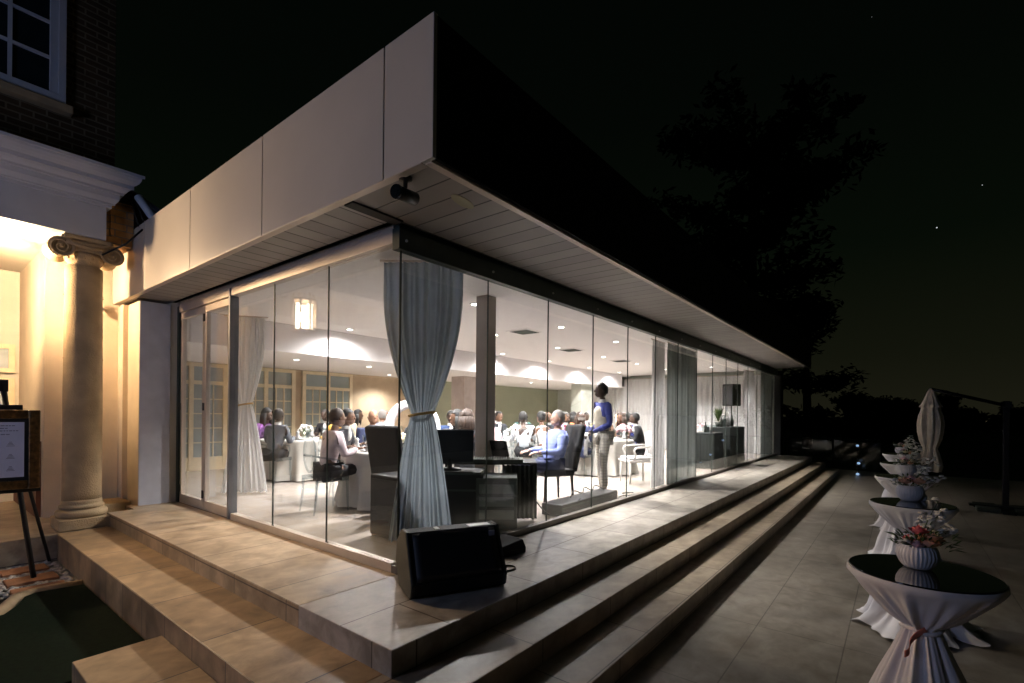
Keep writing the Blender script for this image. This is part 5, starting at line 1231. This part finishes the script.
# ---- far balustrade, glowing balls for bluish reflections
t = thing('glass_balustrade', 'dark glass balustrade closing the far end of the patio', 'balustrade', (19.0, 3, 0))
b = MB(); b.tube([(0, 5, 1.0), (0, -2.6, 1.0)], .022, 8); b.build('top_rail', M['beam'], t)
for k in range(7):
    b = MB(); b.tube([(0, 5-k*1.266, 0), (0, 5-k*1.266, .99)], .02, 8); b.build('post', M['bmetal'], t)
for k in range(6):
    b = MB(); b.box(-.005, .005, 5-k*1.266-1.23, 5-k*1.266-.035, .08, .94); b.build('glass_panel', M['glass'], t)
for i, (x, y, z) in enumerate(((19.6, 1.05, .78), (18.4, .95, .30), (17.4, .92, .06))):
    t = thing('garden_light', ['small bluish garden light behind the far balustrade, highest', 'small bluish garden light near the far balustrade, middle', 'small bluish garden light set low by the end of the steps'][i], 'light', (x, y, 0), 0, 'bluish garden lights')
    b = MB(); b.tube([(0, 0, 0), (0, 0, z-.03)], .012, 8); b.build('stake', M['bmetal'], t)
    b = MB(); b.ball((0, 0, z), .045, (1, 1, .8), 2); b.build('lens', M['bluelamp'], t)  # glowing ball on a stake added to imitate a bluish reflection
# town lamps far below and away
for i, (u_, v_, d, r, m_) in enumerate(((.995, 440, 46, .13, 0), (.992, 439, 60, .10, 0), (1.0127, 440, 46, .14, 0), (.970, 424, 130, .30, 1), (.9835, 423.5, 135, .35, 1), (1.0215, 422, 140, .3, 1), (.986, 421.6, 150, .25, 1))):
    s_ = (u_*1000-512)/490.6; x = d*(math.cos(TH)+s_*math.sin(TH)); y = d*(math.sin(TH)-s_*math.cos(TH)); z = 1.75+(417.5-v_)*d/490.6
    t = thing('town_lamp', ['bright white lamp far beyond the patio, left of the umbrella post', 'dimmer lamp just left of the bright lamp beyond the patio', 'bright white lamp far beyond the patio, right of the umbrella post', 'faint yellow lamp on the far tree line, leftmost', 'faint yellow lamp on the far skyline beside a hedge', 'faint yellow lamp on the skyline at the right edge', 'faint yellow lamp highest on the far skyline'][i], 'lamp', (x, y, z-4), 0, 'distant lamps beyond the patio')
    b = MB(); b.tube([(0, 0, 0), (0, 0, 4-r)], .06, 6); b.build('pole', M['bmetal'], t)
    b = MB(); b.ball((0, 0, 4), r, sub=2); b.build('lamp_head', M['townlamp'] if m_ == 0 else M['townlamp2'], t)
for (u_, v_, r, lb) in ((935, 228, .50, 'bright star above the folded umbrella'), (980, 185, .30, 'faint star up and right of the bright star'), (868, 18, .14, 'faint star near the top of the sky')):
    d = 560; s_ = (u_-512)/490.6; x = d*(math.cos(TH)+s_*math.sin(TH)); y = d*(math.sin(TH)-s_*math.cos(TH)); z = 1.75+(417.5-v_)*d/490.6
    b = MB(); b.ball((0, 0, 0), r*1.3, sub=2); tag(b.build('star', M['star'], None, (x, y, z)), lb, 'star')

# ================================================================ TREES
def tree(label, x, y, h, cr, n, seed, conifer=False, z0=-.1, leaf=.22, cat='tree'):
    rnd = random.Random(seed); t = thing('conifer_tree' if conifer else 'tree', label, cat, (x, y, z0))
    b = MB(); pts = [(0, 0, 0), (.1, .05, h*.3), (-.05, .1, h*.6), (.05, 0, h*.93)]; b.tube(pts, [cr*.08, cr*.065, cr*.04, cr*.01], 9)
    cl = []
    nb = 46 if conifer else 26
    for k in range(nb):
        z = h*(rnd.uniform(.12, .97)); rel = z/h
        rad = cr*((1-rel)**.55*1.0 if not conifer else (.35+.65*math.sin(PI*min(1, (1-rel)*1.0+.12)**.8)))*rnd.uniform(.55, 1.05)
        a = rnd.uniform(0, 2*PI); tip = Vector((rad*math.cos(a), rad*math.sin(a), z+rnd.uniform(-.02, .05)*h)); st = Vector((0, 0, z*.88))
        b.tube([st, st.lerp(tip, .5)+Vector((0, 0, -.01*h)), tip], [cr*.022, cr*.014, cr*.005], 5)
        for q_ in range(4): cl.append((st.lerp(tip, .35+.22*q_+rnd.uniform(-.08, .08)), cr*rnd.uniform(.12, .24)))
    b.build('trunk', M['bark'], t)
    bm = bmesh.new()
    for i in range(n):
        c_, r_ = cl[rnd.randrange(len(cl))]; v = Vector((rnd.gauss(0, 1), rnd.gauss(0, 1), rnd.gauss(0, .55)))
        p = c_+v.normalized()*r_*(rnd.random()**.45); p.z = max(p.z, .15)
        d = Vector((rnd.uniform(-1, 1), rnd.uniform(-1, 1), rnd.uniform(-.6, .6))).normalized()*leaf; s_ = d.cross(Vector((rnd.uniform(-1, 1), rnd.uniform(-1, 1), 1))).normalized()*leaf*.4
        vs = [bm.verts.new(q) for q in (p-d, p+s_, p+d, p-s_)]; bm.faces.new(vs)
    me = bpy.data.meshes.new('crown'); bm.to_mesh(me); bm.free(); me.materials.append(M['leaf']); o = bpy.data.objects.new('crown', me); C.objects.link(o); o.parent = t
    return t
def spot(u, d):
    s_ = (u-512)/490.6; return d*(math.cos(TH)+s_*math.sin(TH)), d*(math.sin(TH)-s_*math.cos(TH))
x, y = spot(752, 30); tree('huge dark conifer towering behind the far end of the pavilion', x, y, 22.5, 5.6, 15000, 3, True, leaf=.30)
x, y = spot(655, 38); tree('dark tree whose top shows just above the pavilion roof', x, y, 16.5, 2.6, 2500, 4, leaf=.3)
for i, (u, d, h, cr, lb) in enumerate(((808, 27, 8.5, 3.2, 'bushy dark tree right of the pavilion end'), (850, 34, 3.6, 3.2, 'low rounded tree left of the flower tables'), (900, 40, 3.1, 3.2, 'low dark tree behind the farthest cocktail table'), (945, 48, 3.9, 3.6, 'dark tree behind the folded umbrella'), (968, 60, 2.9, 3.0, 'low dark tree left of the umbrella post'), (1012, 62, 3.3, 4.0, 'dark tree right behind the umbrella post'), (880, 60, 3.9, 3.5, 'far tree between the low trees'), (1060, 50, 3.2, 4, 'dark tree at the right edge of the view'))):
    x, y = spot(u, d); tree(lb, x, y, h, cr, 3200, 20+i, leaf=.16+.002*d)
